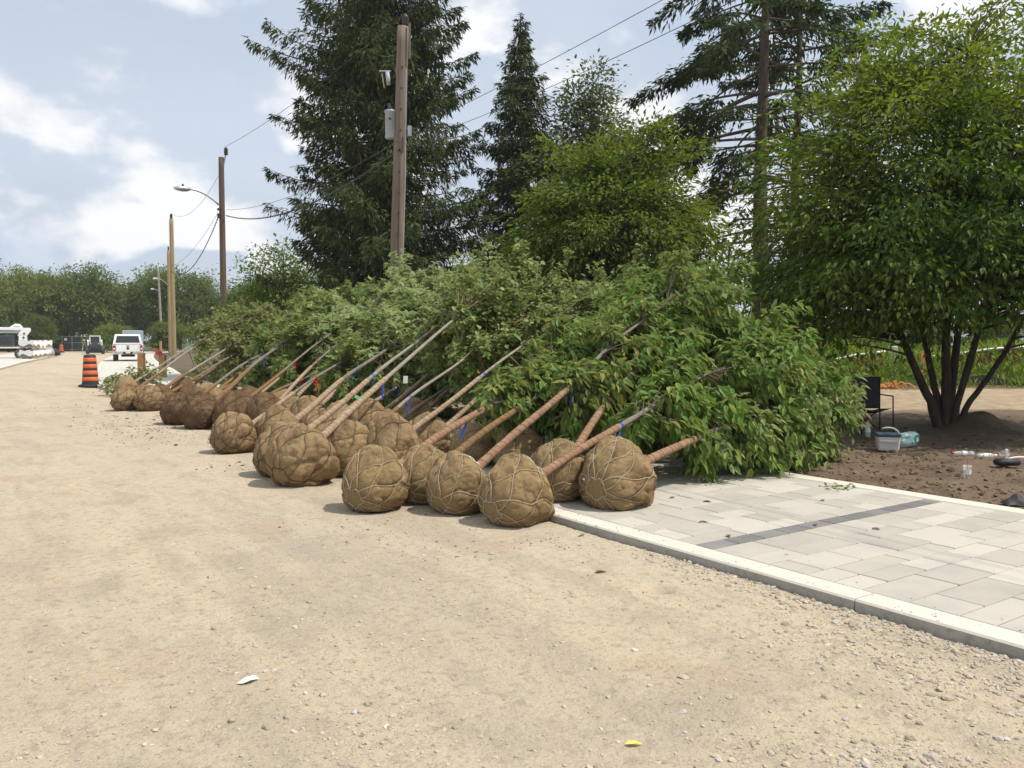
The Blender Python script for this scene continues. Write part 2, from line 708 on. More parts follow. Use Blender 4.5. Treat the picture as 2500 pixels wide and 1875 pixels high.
M['burlap'] = burlap('burlap_olive', (.32, .228, .115), (.245, .165, .079), (.165, .106, .052))
M['burlap_old'] = burlap('burlap_brown', (.32, .225, .12), (.24, .16, .082), (.14, .09, .048))
M['burlap_root'] = burlap('burlap_dark', (.16, .10, .058), (.10, .06, .034), (.23, .155, .083))
M['twine'] = mk('twine_pale', (.46, .39, .28), (.33, .27, .18), 30, .9)
M['twine_dark'] = mk('twine_brown', (.13, .085, .045), (.09, .055, .03), 30, .9)
M['twine_wrap'] = mk('twine_on_wrap', (.20, .135, .085), (.14, .095, .06), 30, .9)
M['twine_white'] = mk('twine_white', (.66, .62, .52), (.5, .45, .36), 30, .9)
M['rootfibre'] = mk('root_fibre', (.10, .06, .033), (.055, .033, .02), 20, .95)
M['wrap_red'] = mk('trunk_wrap_terracotta', (.33, .205, .128), (.24, .143, .088), 14, .95, .004, 60, spec=.1)
M['wrap_tan'] = mk('trunk_wrap_tan', (.40, .30, .20), (.29, .21, .135), 14, .95, .004, 60, spec=.1)
M['wrap_brown'] = mk('trunk_wrap_brown', (.25, .155, .08), (.18, .11, .055), 14, .95, .004, 60, spec=.1)
M['bark_grey'] = mk('bark_grey', (.21, .185, .145), (.13, .115, .09), 18, .9, .004, 50, stretch=(1, 1, .4))
M['bark_pale'] = mk('bark_pale', (.30, .27, .21), (.20, .175, .135), 18, .9, .004, 50)
M['bark_dark'] = mk('bark_dark', (.085, .068, .05), (.05, .04, .03), 9, .95, .02, 22, stretch=(1, 1, .3))
M['bark_conifer'] = mk('bark_conifer', (.13, .098, .072), (.075, .056, .042), 7, .95, .03, 16, stretch=(1, 1, .35))
M['twig_yellow'] = mk('twig_yellow', (.30, .235, .10), (.20, .15, .07), 20, .8)
M['twig'] = mk('twig_brown', (.12, .09, .06), (.075, .055, .04), 20, .9)
M['leaf_a'] = leafmat('leaf_hackberry', [(0, (.085, .165, .027)), (.5, (.13, .235, .042)), (.9, (.20, .30, .062)), (1, (.30, .33, .07))], .35, .55, under=(.22, .285, .10), spec=.25)
M['leaf_a2'] = leafmat('leaf_hackberry_yellowing', [(0, (.085, .155, .028)), (.5, (.13, .21, .042)), (.8, (.19, .25, .055)), (.93, (.28, .30, .06)), (1, (.38, .33, .08))], .35, .55, under=(.21, .26, .10), spec=.25)
M['leaf_a3'] = leafmat('leaf_hackberry_pale', [(0, (0.121, 0.203, 0.048)), (.5, (0.184, 0.271, 0.070)), (1, (0.297, 0.352, 0.113))], .33, .55, under=(0.268, 0.325, 0.140), spec=.25)
M['leaf_b'] = leafmat('leaf_poplar', [(0, (0.106, 0.167, 0.044)), (.5, (0.167, 0.232, 0.062)), (1, (0.289, 0.340, 0.117))], .3, .5, under=(0.258, 0.312, 0.124), spec=.25)
M['leaf_c'] = leafmat('leaf_silver_maple', [(0, (0.127, 0.194, 0.060)), (.5, (0.192, 0.258, 0.086)), (1, (0.310, 0.361, 0.146))], .3, .6, under=(0.444, 0.513, 0.277), spec=.2)
M['leaf_d'] = leafmat('leaf_maple_green', [(0, (0.098, 0.161, 0.041)), (.5, (0.146, 0.218, 0.056)), (.9, (0.253, 0.307, 0.091)), (1, (0.408, 0.371, 0.102))], .3, .55, under=(0.244, 0.291, 0.110), spec=.25)
M['leaf_e'] = leafmat('leaf_linden_olive', [(0, (0.106, 0.146, 0.037)), (.5, (0.159, 0.198, 0.051)), (1, (0.291, 0.291, 0.099))], .3, .55, under=(0.291, 0.305, 0.146), spec=.25)
M['leaf_right'] = leafmat('leaf_zelkova', [(0, (0.047, 0.108, 0.020)), (.5, (0.077, 0.156, 0.028)), (.85, (0.126, 0.199, 0.036)), (1, (0.271, 0.266, 0.050))], .45, .55, patch=(.35, (0.175, 0.223, 0.040), .55), spec=.25)
M['leaf_mid'] = leafmat('leaf_elm', [(0, (.060, .118, .022)), (.5, (.098, .165, .031)), (.85, (.15, .21, .042)), (1, (.24, .26, .055))], .45, .55, patch=(.5, (.155, .185, .036), .5), spec=.25)
M['leaf_back'] = leafmat('leaf_back_ash', [(0, (.060, .098, .030)), (.6, (.10, .14, .046)), (1, (.16, .19, .075))], .35, .6, spec=.2)
M['leaf_wood'] = leafmat('leaf_far_wood', [(0, (0.075, 0.116, 0.028)), (.5, (0.110, 0.160, 0.040)), (1, (0.170, 0.215, 0.065))], .3, .7, objvar=.22, patch=(.25, (0.170, 0.209, 0.057), .5), spec=.15)
M['leaf_bright'] = leafmat('leaf_bright_shrub', [(0, (.07, .13, .022)), (.5, (.11, .18, .033)), (1, (.17, .22, .055))], .35, .6, spec=.2)
M['needle'] = leafmat('needle_spruce', [(0, (.022, .042, .017)), (.4, (.042, .070, .024)), (.8, (.075, .105, .034)), (.93, (.12, .135, .048)), (1, (.15, .125, .06))], .2, .85, patch=(.45, (.09, .10, .036), .5), spec=.08)
M['needle2'] = leafmat('needle_dark', [(0, (.020, .040, .015)), (.5, (.042, .072, .024)), (.9, (.078, .108, .036)), (1, (.12, .115, .045))], .2, .85, spec=.08)
M['weed'] = leafmat('weed_green', [(0, (.075, .14, .025)), (.5, (.13, .20, .035)), (.85, (.17, .25, .045)), (1, (.30, .32, .045))], .4, .6, spec=.2)
M['pole_old'] = mk('pole_weathered', (.22, .175, .135), (.14, .108, .082), 5, .9, .006, 30, stretch=(3, 3, .12))
M['pole_brown'] = mk('pole_brown', (.15, .105, .08), (.09, .062, .048), 5, .9, .006, 30, stretch=(3, 3, .12))
M['pole_new'] = mk('pole_new_treated', (.34, .265, .135), (.25, .19, .095), 5, .9, .004, 30, stretch=(3, 3, .12))
M['pole_grey'] = mk('pole_grey', (.32, .30, .25), (.24, .22, .18), 4, .9)
M['galv'] = mk('galvanised_metal', (.48, .49, .50), (.38, .39, .40), 12, .45, metal=.6)
M['grey_paint'] = mk('transformer_grey', (.40, .42, .44), (.34, .36, .38), 5, .5)
M['black'] = mk('black_rubber', (.018, .018, .019), (.03, .03, .03), 12, .75)
M['insul'] = mk('insulator_dark', (.03, .03, .033), (.05, .045, .045), 12, .35)
M['wire'] = mk('wire', (.05, .05, .052), (.03, .03, .03), 5, .6)
M['orange'] = mk('barrel_orange', (.80, .165, .035), (.66, .13, .03), 8, .5, c3=(.6, .2, .09))
M['barrel_black'] = mk('barrel_black', (.022, .021, .024), (.035, .032, .034), 8, .6)
M['white'] = mk('white_paint', (.80, .80, .78), (.74, .74, .72), 5, .3)
M['white_dirty'] = mk('white_paint_dusty', (.70, .68, .62), (.56, .53, .46), 6, .5)
M['glass'] = mk('dark_glass', (.016, .018, .02), (.022, .025, .027), 3, .08, spec=.8)
M['red_lens'] = mk('red_lens', (.38, .016, .015), (.30, .012, .012), 6, .25)
M['chrome'] = mk('chrome', (.55, .56, .57), (.46, .47, .48), 6, .25, metal=.85)
M['charcoal'] = mk('charcoal_panel', (.05, .055, .06), (.036, .04, .044), 6, .55)
M['tyre'] = mk('tyre_dusty', (.10, .092, .08), (.05, .047, .043), 10, .9)
M['timber'] = mk('timber_orange', (.50, .265, .105), (.40, .20, .075), 6, .75, .002, 40, stretch=(3, 3, .2))
M['pallet_brick'] = mk('paver_stock', (.27, .225, .18), (.21, .175, .14), 4, .9)
M['film'] = mk('pallet_film', (.84, .84, .83), (.72, .72, .71), 6, .35, .03, 8)
M['film_grey'] = mk('grey_wrap', (.36, .37, .37), (.28, .29, .29), 6, .45, .03, 8)
M['screen'] = mk('green_screen_mesh', (.035, .055, .045), (.05, .07, .058), 3, .9)
M['blue_rib'] = mk('ribbon_blue', (.02, .07, .48), (.03, .10, .58), 8, .35)
M['red_rib'] = mk('ribbon_red', (.60, .02, .035), (.5, .015, .03), 8, .35)
M['tag_white'] = mk('paper_tag', (.82, .82, .80), (.74, .74, .72), 6, .6)
M['tag_green'] = mk('paper_tag_green', (.30, .72, .42), (.25, .62, .36), 6, .5)
M['tag_yellow'] = mk('ribbon_yellow', (.75, .62, .05), (.65, .52, .04), 6, .4)
M['fabric_black'] = mk('chair_fabric', (.035, .037, .042), (.05, .052, .058), 30, .9, .001, 200)
M['cooler_white'] = mk('cooler_body', (.62, .61, .57), (.54, .53, .49), 6, .5)
M['cooler_blue'] = mk('cooler_lid', (.045, .075, .125), (.035, .06, .10), 6, .5)
M['red_plastic'] = mk('red_plastic', (.62, .05, .03), (.5, .04, .025), 6, .4)
M['snow_fence'] = mk('red_snow_fence', (.22, .055, .04), (.13, .04, .028), 9, .8)
M['orange_net'] = mk('orange_net', (.62, .20, .05), (.6, .3, .1), 9, .7)
M['silt'] = mk('silt_cloth', (.016, .017, .02), (.03, .03, .034), 6, .6, .02, 6)
M['silt_green'] = mk('filter_sock_green', (.02, .075, .055), (.03, .10, .07), 6, .7)
M['stake'] = mk('stake_wood', (.50, .40, .25), (.40, .31, .19), 8, .85)
M['leaf_yellow'] = mk('fallen_leaf_yellow', (.80, .66, .10), (.68, .52, .08), 20, .6)
M['leaf_green'] = mk('fallen_leaf_green', (.14, .20, .06), (.20, .24, .09), 20, .6)
M['leaf_brown'] = mk('fallen_leaf_brown', (.12, .075, .04), (.22, .14, .08), 20, .7)
M['water'] = mk('lake_water', (.20, .28, .34), (.24, .32, .38), .05, .12, .05, .8)
M['skin'] = mk('skin', (.45, .26, .18), (.4, .22, .15), 6, .6)
M['navy'] = mk('navy_cloth', (.02, .025, .045), (.03, .035, .06), 9, .9)
M['hivis'] = mk('hivis_cloth', (.55, .85, .05), (.45, .75, .04), 6, .7)
M['blue_van'] = mk('pale_blue_paint', (.30, .38, .46), (.26, .33, .40), 5, .4)


def clear_mat(name, col, alpha=0.35):
    m, nt, N, L, B = principled(name)
    t = N.new('ShaderNodeTexCoord')
    nz = N.new('ShaderNodeTexNoise')
    nz.inputs['Scale'].default_value = 25
    L.new(t.outputs['Object'], nz.inputs['Vector'])
    r = ramp(N, [(.3, col), (.7, tuple(min(1, v * 1.3) for v in col))])
    L.new(nz.outputs[0], r.inputs[0])
    L.new(r.outputs[0], B.inputs['Base Color'])
    B.inputs['Roughness'].default_value = .12
    B.inputs['Specular IOR Level'].default_value = .8
    B.inputs['Alpha'].default_value = alpha
    return m


M['clear'] = clear_mat('clear_plastic', (.75, .78, .78), .42)
M['green_drink'] = clear_mat('green_drink', (.05, .45, .12), .85)

# ------------------------------------------------------------------ layout of the walkway
O2 = np.array([0.32, 7.33])
UD = np.array([-0.5681, 0.8230])           # along the kerb, away from the camera
VD = np.array([0.8230, 0.5681])            # across the walkway, to the right
ZT = 0.066                                 # top of the walkway


def uv(p):
    d = np.asarray(p)[..., :2] - O2
    return d @ UD, d @ VD


def W2(u, v, z=0.0):
    p = O2 + np.asarray(u)[..., None] * UD + np.asarray(v)[..., None] * VD
    return np.concatenate([p, np.broadcast_to(np.asarray(z, float), p.shape[:-1])[..., None]], -1)


def ground_z(p):
    """height of what lies under a point near the pile: road, walkway or soil"""
    u, v = uv(p)
    return np.where(v < 0, 0.0, np.where(v < 3.7, ZT, 0.05))


# kerb line: straight past the pile, then bending gently to the right
kp = [O2 + UD * s for s in np.arange(-9, 25.1, 0.5)]
far = np.array([[-14.2, 28.3], [-17.9, 35.4], [-21.3, 42.9], [-24.8, 50.0], [-28.1, 57.0], [-33.6, 69.2], [-39.0, 81.6], [-43.6, 94.0], [-47.5, 108.0]])
KP = np.array(kp + [tuple(p) for p in far[1:]])
tt = np.concatenate([[0], np.cumsum(np.linalg.norm(np.diff(KP, axis=0), axis=1))])
sfine = np.arange(0, tt[-1], 0.5)
KP = np.c_[np.interp(sfine, tt, KP[:, 0]), np.interp(sfine, tt, KP[:, 1])]
for _ in range(12):
    KP[1:-1] = .25 * KP[:-2] + .5 * KP[1:-1] + .25 * KP[2:]
KT = unit(np.gradient(KP, axis=0))
KN = np.c_[KT[:, 1], -KT[:, 0]]             # to the right of the kerb


def strip(i0, i1, o0, o1, z0, z1, name, mat, parent=None, bev=0.012, P=None, N_=None, gap=0.0):
    P = KP if P is None else P
    N_ = KN if N_ is None else N_
    pp, nn = P[i0:i1 + 1].copy(), N_[i0:i1 + 1]
    if gap:
        d = unit(pp[1] - pp[0])
        pp[0] = pp[0] + d * gap
        d = unit(pp[-1] - pp[-2])
        pp[-1] = pp[-1] - d * gap
    prof = [(o0, z0), (o0, z1 - bev), (o0 + bev, z1), (o1 - bev, z1), (o1, z1 - bev), (o1, z0)]
    m, k = len(pp), len(prof)
    V = np.zeros((m, k, 3))
    for j, (o, z) in enumerate(prof):
        V[:, j, :2] = pp + nn * o
        V[:, j, 2] = z
    i, j = np.meshgrid(np.arange(m - 1), np.arange(k - 1), indexing='ij')
    Q = np.stack([i * k + j, (i + 1) * k + j, (i + 1) * k + j + 1, i * k + j + 1], -1).reshape(-1, 4)
    T = [[0, a, a + 1] for a in range(1, k - 1)] + [[(m - 1) * k, (m - 1) * k + a + 1, (m - 1) * k + a] for a in range(1, k - 1)]
    o = mb().add(V.reshape(-1, 3), Q, T).build(name, mat, parent)
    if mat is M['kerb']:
        o.data.materials.append(M['kerb_face'])  # upright faces take the colour with shade painted in
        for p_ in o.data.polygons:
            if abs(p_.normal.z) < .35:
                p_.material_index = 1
    return o


def grow(lo, hi, step, far_lo, far_hi, f):
    a = list(np.arange(lo, hi + 1e-6, step))
    s, x = step, hi
    while x < far_hi:
        s *= f
        x += s
        a.append(min(x, far_hi))
    s, x = step, lo
    b = []
    while x > far_lo:
        s *= f
        x -= s
        b.append(max(x, far_lo))
    return np.array(b[::-1] + a)


def grid(xs, ys, zf, name, mat, tr=None):
    X, Y = np.meshgrid(xs, ys, indexing='ij')
    P = np.stack([X.ravel(), Y.ravel()], -1)
    if tr is not None:
        P = tr(P)
    z = zf(P)
    nx, ny = len(xs), len(ys)
    i, j = np.meshgrid(np.arange(nx - 1), np.arange(ny - 1), indexing='ij')
    Q = np.stack([i * ny + j, (i + 1) * ny + j, (i + 1) * ny + j + 1, i * ny + j + 1], -1).reshape(-1, 4)
    return mb().add(np.c_[P, z], Q).build(name, mat, smooth=True)


# ------------------------------------------------------------------ setting
HOLE = gp(1608, 1437)[:2]


def road_z(P):
    u, v = uv(P)
    near = 1 - sstep(P[:, 1], 16, 40)
    z = .05 * (fbm(P * .33, 3, 1) - .5) + .022 * (fbm(P * 1.7, 3, 2) - .5) + .014 * (fbm(P * 8, 3, 3) - .5)
    for c, w, dpt in ((-2.1, .16, .016), (-3.9, .18, .016), (-0.95, .12, .010), (-5.6, .16, .012)):   # shallow wheel tracks along the road
        cc = c + .25 * np.sin(u * .35 + c)
        z -= dpt * np.exp(-((v - cc) / w) ** 2) * (.3 + noise(np.c_[u * .5, v * .3], 9))
    z += .03 * np.exp(-((v + .12) / .14) ** 2) * noise(np.c_[u * 1.2, v], 5) * (v < 0)   # gravel banked on the kerb
    d = np.hypot(P[:, 0] - HOLE[0], (P[:, 1] - HOLE[1]) * 1.0)
    z -= .09 * np.exp(-(d / .08) ** 4)
    z = z * near - .010
    return np.where(v > 0.03, -.05, z)


xs = grow(-6.5, 4.0, .05, -1400, 1400, 1.10)
ys = grow(2.2, 12.0, .04, -30, 1500, 1.06)
tag(grid(xs, ys, road_z, 'dirt_road', M['road']), kind='structure')


def soil_z(P):
    u, v = uv(P)
    z = .052 + .075 * (fbm(P * 1.1, 3, 21) - .5) + .06 * (fbm(P * 5, 3, 22) - .5) + .03 * (fbm(P * 14, 2, 23) - .45)
    edge = sstep(v, 3.68, 3.95)
    z = ZT - .018 + (z - ZT + .018) * edge
    tb = gp(2310, 1045, .05)
    d = np.hypot(P[:, 0] - tb[0] - .55, P[:, 1] - tb[1] - .05)
    z = z + .30 * np.exp(-(d / .55) ** 2) * (.7 + .6 * fbm(P * 4, 2, 31))       # mound beside the tree
    return np.where(P[:, 1] > 30, .03, z)


us = grow(-5.5, 9, .06, -60, 27, 1.09)
vs = grow(3.66, 10.5, .06, 3.66, 160, 1.07)
tag(grid(us, vs, soil_z, 'soil_ground', M['soil'], tr=lambda P: O2 + P[:, :1] * UD + P[:, 1:] * VD), kind='structure')

tag(strip(int(36 / .5), len(KP) - 1, 3.664, 40, -.1, .045, 'soil_verge', M['soil_far'], None, bev=.01), kind='structure')
# grass under the far woods and beyond the road end
GV = [[-1400, 128, .03], [-47, 128, .03], [-44, 112, .03], [-12, 38, .06], [60, 42, .06], [60, 90, .06], [1400, 100, .03], [1400, 1500, .03], [-1400, 1500, .03]]
tag(mb().add(GV, None, [[0, 1, 8], [1, 7, 8], [1, 2, 7], [2, 5, 7], [2, 3, 5], [3, 4, 5], [5, 6, 7]]).build('grass_ground', M['grass']), kind='structure')
tag(mb().add([[10, 75, .12], [900, 75, .12], [1400, 1500, .12], [-120, 1500, .12]], [[0, 1, 2, 3]]).build('lake_water', M['water']), kind='structure')

# kerb in cast sections, walkway of pavers near and concrete slabs farther on
kerb = new_obj('kerb', None)
tag(kerb, kind='structure')
SEC = 6
i = 0
while i < len(KP) - 2:
    stp = SEC if i < 80 else 40
    j = min(i + stp, len(KP) - 1)
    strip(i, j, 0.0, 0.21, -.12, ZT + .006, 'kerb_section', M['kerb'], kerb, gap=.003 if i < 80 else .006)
    i = j
walk = new_obj('walkway', None)
tag(walk, kind='structure')
i = 0
while i < len(KP) - 2:
    stp = SEC if i < 80 else 40
    j = min(i + stp, len(KP) - 1)
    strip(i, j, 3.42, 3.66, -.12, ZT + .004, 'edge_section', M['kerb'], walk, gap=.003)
    i = j
iu0 = int(9 / .5) + 11                       # index where the concrete slabs start
strip(0, iu0, .212, 3.418, -.10, ZT - .014, 'bedding_sand', M['sand'], walk)
i = iu0
while i < len(KP) - 2:
    j = min(i + 6, len(KP) - 1)
    strip(i, j, .218, 3.412, -.10, ZT - .001, 'concrete_slab', M['concrete'], walk, gap=.004, bev=.006)
    i = j

PMESH = {}


def paver_mesh(L_, Wd, mat):
    k = (round(L_, 2), round(Wd, 2), mat.name)
    if k not in PMESH:
        o = mb().box((0, 0, 0), (L_ - .009, Wd - .009, .06), b=.005).build('paver', mat)
        PMESH[k] = o.data
        bpy.data.objects.remove(o)
    return PMESH[k]


pr = random.Random(5)
ang = math.atan2(VD[1], VD[0])
ub = (uv(gp(1712, 1335, ZT))[0])             # the charcoal band
rows = []
u = ub - .09
rows.append((u, .17, True))
uu = u
k = 0
while uu > -5.6:
    w = (.3, .2, .3, .2, .2, .3)[k % 6]
    uu -= w
    rows.append((uu, w, False))
    k += 1
uu, k = u + .17, 0
while uu < 5.0:
    w = (.2, .3, .2, .3, .3, .2)[k % 6]
    rows.append((uu, w, False))
    uu += w
    k += 1
npav = 0
for (u0, w, dark) in rows:
    v = .226
    end = 3.408
    first = True
    while v < end - .05:
        L_ = .3 if dark else pr.choice([.3, .45, .6, .45])
        if first and not dark:
            L_ = pr.choice([.2, .3, .45, .6])
        first = False
        if end - v - L_ < .12:
            L_ = end - v
        c = W2(np.array(u0 + w / 2), np.array(v + L_ / 2), ZT - .031 + pr.uniform(-.0015, .0015))
        px_vis = c[1] > 2.0
        o = bpy.data.objects.new('paver', paver_mesh(L_, w, M['paver_dark'] if dark else M['paver']))
        COL.objects.link(o)
        o.location = c
        o.rotation_euler = (pr.uniform(-.003, .003), pr.uniform(-.003, .003), ang + pr.uniform(-.002, .002))
        o.parent = walk
        if dark:
            o['label'] = 'charcoal paver in the dark band across the walkway'
        npav += 1
        v += L_

# ------------------------------------------------------------------ gravel and clods
ICO_V = None


def ico():
    t = (1 + 5 ** .5) / 2
    V = unit(np.array([[-1, t, 0], [1, t, 0], [-1, -t, 0], [1, -t, 0], [0, -1, t], [0, 1, t], [0, -1, -t], [0, 1, -t], [t, 0, -1], [t, 0, 1], [-t, 0, -1], [-t, 0, 1]]))
    F = np.array([[0, 11, 5], [0, 5, 1], [0, 1, 7], [0, 7, 10], [0, 10, 11], [1, 5, 9], [5, 11, 4], [11, 10, 2], [10, 7, 6], [7, 1, 8], [3, 9, 4], [3, 4, 2], [3, 2, 6], [3, 6, 8], [3, 8, 9], [4, 9, 5], [2, 4, 11], [6, 2, 10], [8, 6, 7], [9, 8, 1]])
    return V, F


def rocks(P, size, name, mat, flat=.6, label=None, parent=None, sink=.35):
    V0, F0 = ico()
    n = len(P)
    jit = 1 + rng.uniform(-.28, .28, (n, 12, 1))
    sc = size[:, None, None] * np.stack([rng.uniform(.8, 1.3, n), rng.uniform(.6, 1.0, n), rng.uniform(.6, 1.1, n) * flat], -1)[:, None, :]
    V = V0[None] * jit * sc
    a = rng.uniform(0, 2 * PI, n)
    c, s = np.cos(a)[:, None], np.sin(a)[:, None]
    x = V[..., 0] * c - V[..., 1] * s
    y = V[..., 0] * s + V[..., 1] * c
    tl = rng.uniform(-.35, .35, n)[:, None]
    z = V[..., 2] + tl * x
    Vw = np.stack([x, y, z], -1) + P[:, None, :]
    Vw[..., 2] += (size * flat * (1 - 2 * sink) * .6)[:, None]
    F = (F0[None] + (np.arange(n) * 12)[:, None, None]).reshape(-1, 3)
    return mb().add(Vw.reshape(-1, 3), None, F).build(name, mat, parent, kind='stuff')


def scatter_view(n, y0, y1, x0=-1e9, x1=1e9, pw=1.0):
    """points on the road, denser near the camera as seen from it"""
    t = rng.uniform(0, 1, n) ** pw
    Y = 1 / ((1 - t) / y0 + t / y1)
    X = Y * rng.uniform(-.66, .66, n)
    return np.c_[X, Y]


P = scatter_view(95000, 2.6, 15)
u, v = uv(P)
dens = sstep(fbm(np.c_[P[:, 0] * .55, P[:, 1] * .4], 3, 41), .36, .66) * (.25 + .75 * sstep(P[:, 0] + P[:, 1] * .12, -1.2, 1.6))
dens = dens * (.35 + .65 * sstep(fbm(P * 2.2, 2, 43), .35, .6))
for c_ in (-2.1, -3.9, -.95, -5.6):
    dens = dens * (1 - .85 * np.exp(-((v - c_ - .25 * np.sin(u * .35 + c_)) / .26) ** 2))
keep = (rng.uniform(0, 1, len(P)) < dens * .46 + .025) & (v < -.03)
P = P[keep]
sz = np.clip(rng.lognormal(math.log(.0058), .5, len(P)), .0025, .024) * (1 + .35 * sstep(P[:, 0], -.5, 1.2) * (rng.uniform(0, 1, len(P)) < .5))
z = road_z(P)
tag(rocks(np.c_[P, z], sz, 'gravel', M['stone']), 'small stones strewn over the dirt road', 'gravel')
n = 2600
ug = rng.uniform(-5, 3.2, n)
vg = -np.abs(rng.normal(0, .13, n)) - .012
kk = rng.uniform(0, 1, n) < sstep(fbm(np.c_[ug * .9, ug * 0], 2, 44), .3, .6) * (.35 + .65 * sstep(-ug, -1, 2.5))
P = W2(ug[kk], vg[kk])[:, :2]
sz = np.clip(rng.lognormal(math.log(.010), .4, len(P)), .005, .028)
tag(rocks(np.c_[P, road_z(P)], sz, 'kerb_gravel', M['stone']), 'loose gravel banked against the kerb face', 'gravel')
n = 500
ug = rng.uniform(-5, 2, n)
vg = .01 + rng.exponential(.16, n)
kk = vg < 3.3
P = W2(ug[kk], vg[kk])
P[:, 2] = ZT + np.where(vg[kk] < .21, .006, 0)
tag(rocks(P, np.clip(rng.lognormal(math.log(.0035), .5, len(P)), .0015, .012), 'kerb_grit', M['stone']), 'grit kicked onto the kerb top and first pavers', 'gravel')
n = 5200
ug = rng.uniform(-5, 6, n)
vg = 3.70 + rng.uniform(0, 1, n) ** 1.5 * 6.0
P = W2(ug, vg)[:, :2]
sz = np.clip(rng.lognormal(math.log(.012), .6, n), .004, .06)
tag(rocks(np.c_[P, soil_z(P)], sz, 'soil_clods', M['clod'], flat=.75), 'crumbly brown clods of dug soil behind the walkway', 'soil')
P = gp(0, 0) + np.zeros((0, 3))
pts = []
for (px, py, sx, sy, n) in ((330, 1030, 90, 14, 260), (420, 1050, 90, 16, 260), (250, 985, 80, 10, 120), (560, 1130, 60, 10, 60), (1330, 1325, 90, 14, 60), (900, 1290, 130, 20, 90), (1000, 1330, 160, 25, 60), (420, 1015, 120, 20, 300), (1608, 1433, 16, 4, 70)):
    for _ in range(n):
        pts.append(gp(px + rng.normal(0, sx), py + rng.normal(0, sy) + 6)[:2])
P = np.array(pts)
P = P[uv(P)[1] < -.02]
tag(rocks(np.c_[P, road_z(P)], np.clip(rng.lognormal(math.log(.009), .55, len(P)), .003, .045) * np.where(P[:, 1] < 9.5, .6, 1.0), 'spilled_soil', M['clod'], flat=.5), 'dark crumbs of soil spilled on the road by the root balls', 'soil')

# ------------------------------------------------------------------ leaf and tree tools
TP = {
    'ovate': (np.array([[0, 0, 0], [-.20, .28, .07], [-.17, .60, .05], [0, 1, -.12], [.17, .60, .05], [.20, .28, .07]]), np.array([[0, 3, 2, 1], [0, 5, 4, 3]])),
    'round': (np.array([[0, 0, 0], [-.38, .25, .05], [-.30, .62, .03], [0, .9, -.06], [.30, .62, .03], [.38, .25, .05]]), np.array([[0, 3, 2, 1], [0, 5, 4, 3]])),
    'maple': (np.array([[0, 0, 0], [-.17, .52, .03], [0, 1, -.08], [.17, .52, .03], [-.40, .26, .02], [-.62, .60, -.05], [-.19, .48, .02], [.40, .26, .02], [.62, .60, -.05], [.19, .48, .02]]),
              np.array([[0, 3, 2, 1], [0, 6, 5, 4], [0, 7, 8, 9]])),
    'small': (np.array([[0, 0, 0], [-.26, .45, .06], [0, 1, -.08], [.26, .45, .06]]), np.array([[0, 3, 2, 1]])),
    'sprig': (np.array([[0, 0, 0], [-.13, .45, .02], [0, 1, -.04], [.13, .45, .02]]), np.array([[0, 3, 2, 1]])),
    'blade': (np.array([[-.06, 0, 0], [.06, 0, 0], [.05, .6, .03], [0, 1, -.1]]), np.array([[0, 1, 2, 3]])),
}


def leaves(m, kind, P, D, Nn, Sz):
    tv, tq = TP[kind]
    D = unit(D)
    X = unit(np.cross(D, Nn))
    Z = np.cross(X, D)
    Sz = np.asarray(Sz)
    V = P[:, None, :] + Sz[:, None, None] * (tv[None, :, :1] * X[:, None] + tv[None, :, 1:2] * D[:, None] + tv[None, :, 2:] * Z[:, None])
    n, k = len(P), len(tv)
    Q = (tq[None] + (np.arange(n) * k)[:, None, None]).reshape(-1, 4)
    return m.add(V.reshape(-1, 3), Q)


def curve(a, b, mid, n=7):
    t = np.linspace(0, 1, n)[:, None]
    return (1 - t) ** 2 * a + 2 * t * (1 - t) * mid + t * t * b


def poly(P, n):
    """resample a control polyline smoothly"""
    P = np.array(P, float)
    d = np.concatenate([[0], np.cumsum(np.linalg.norm(np.diff(P, axis=0), axis=1))])
    s = np.linspace(0, d[-1], n)
    Qp = np.stack([np.interp(s, d, P[:, k]) for k in range(3)], -1)
    for _ in range(4):
        Qp[1:-1] = .25 * Qp[:-2] + .5 * Qp[1:-1] + .25 * Qp[2:]
    return Qp


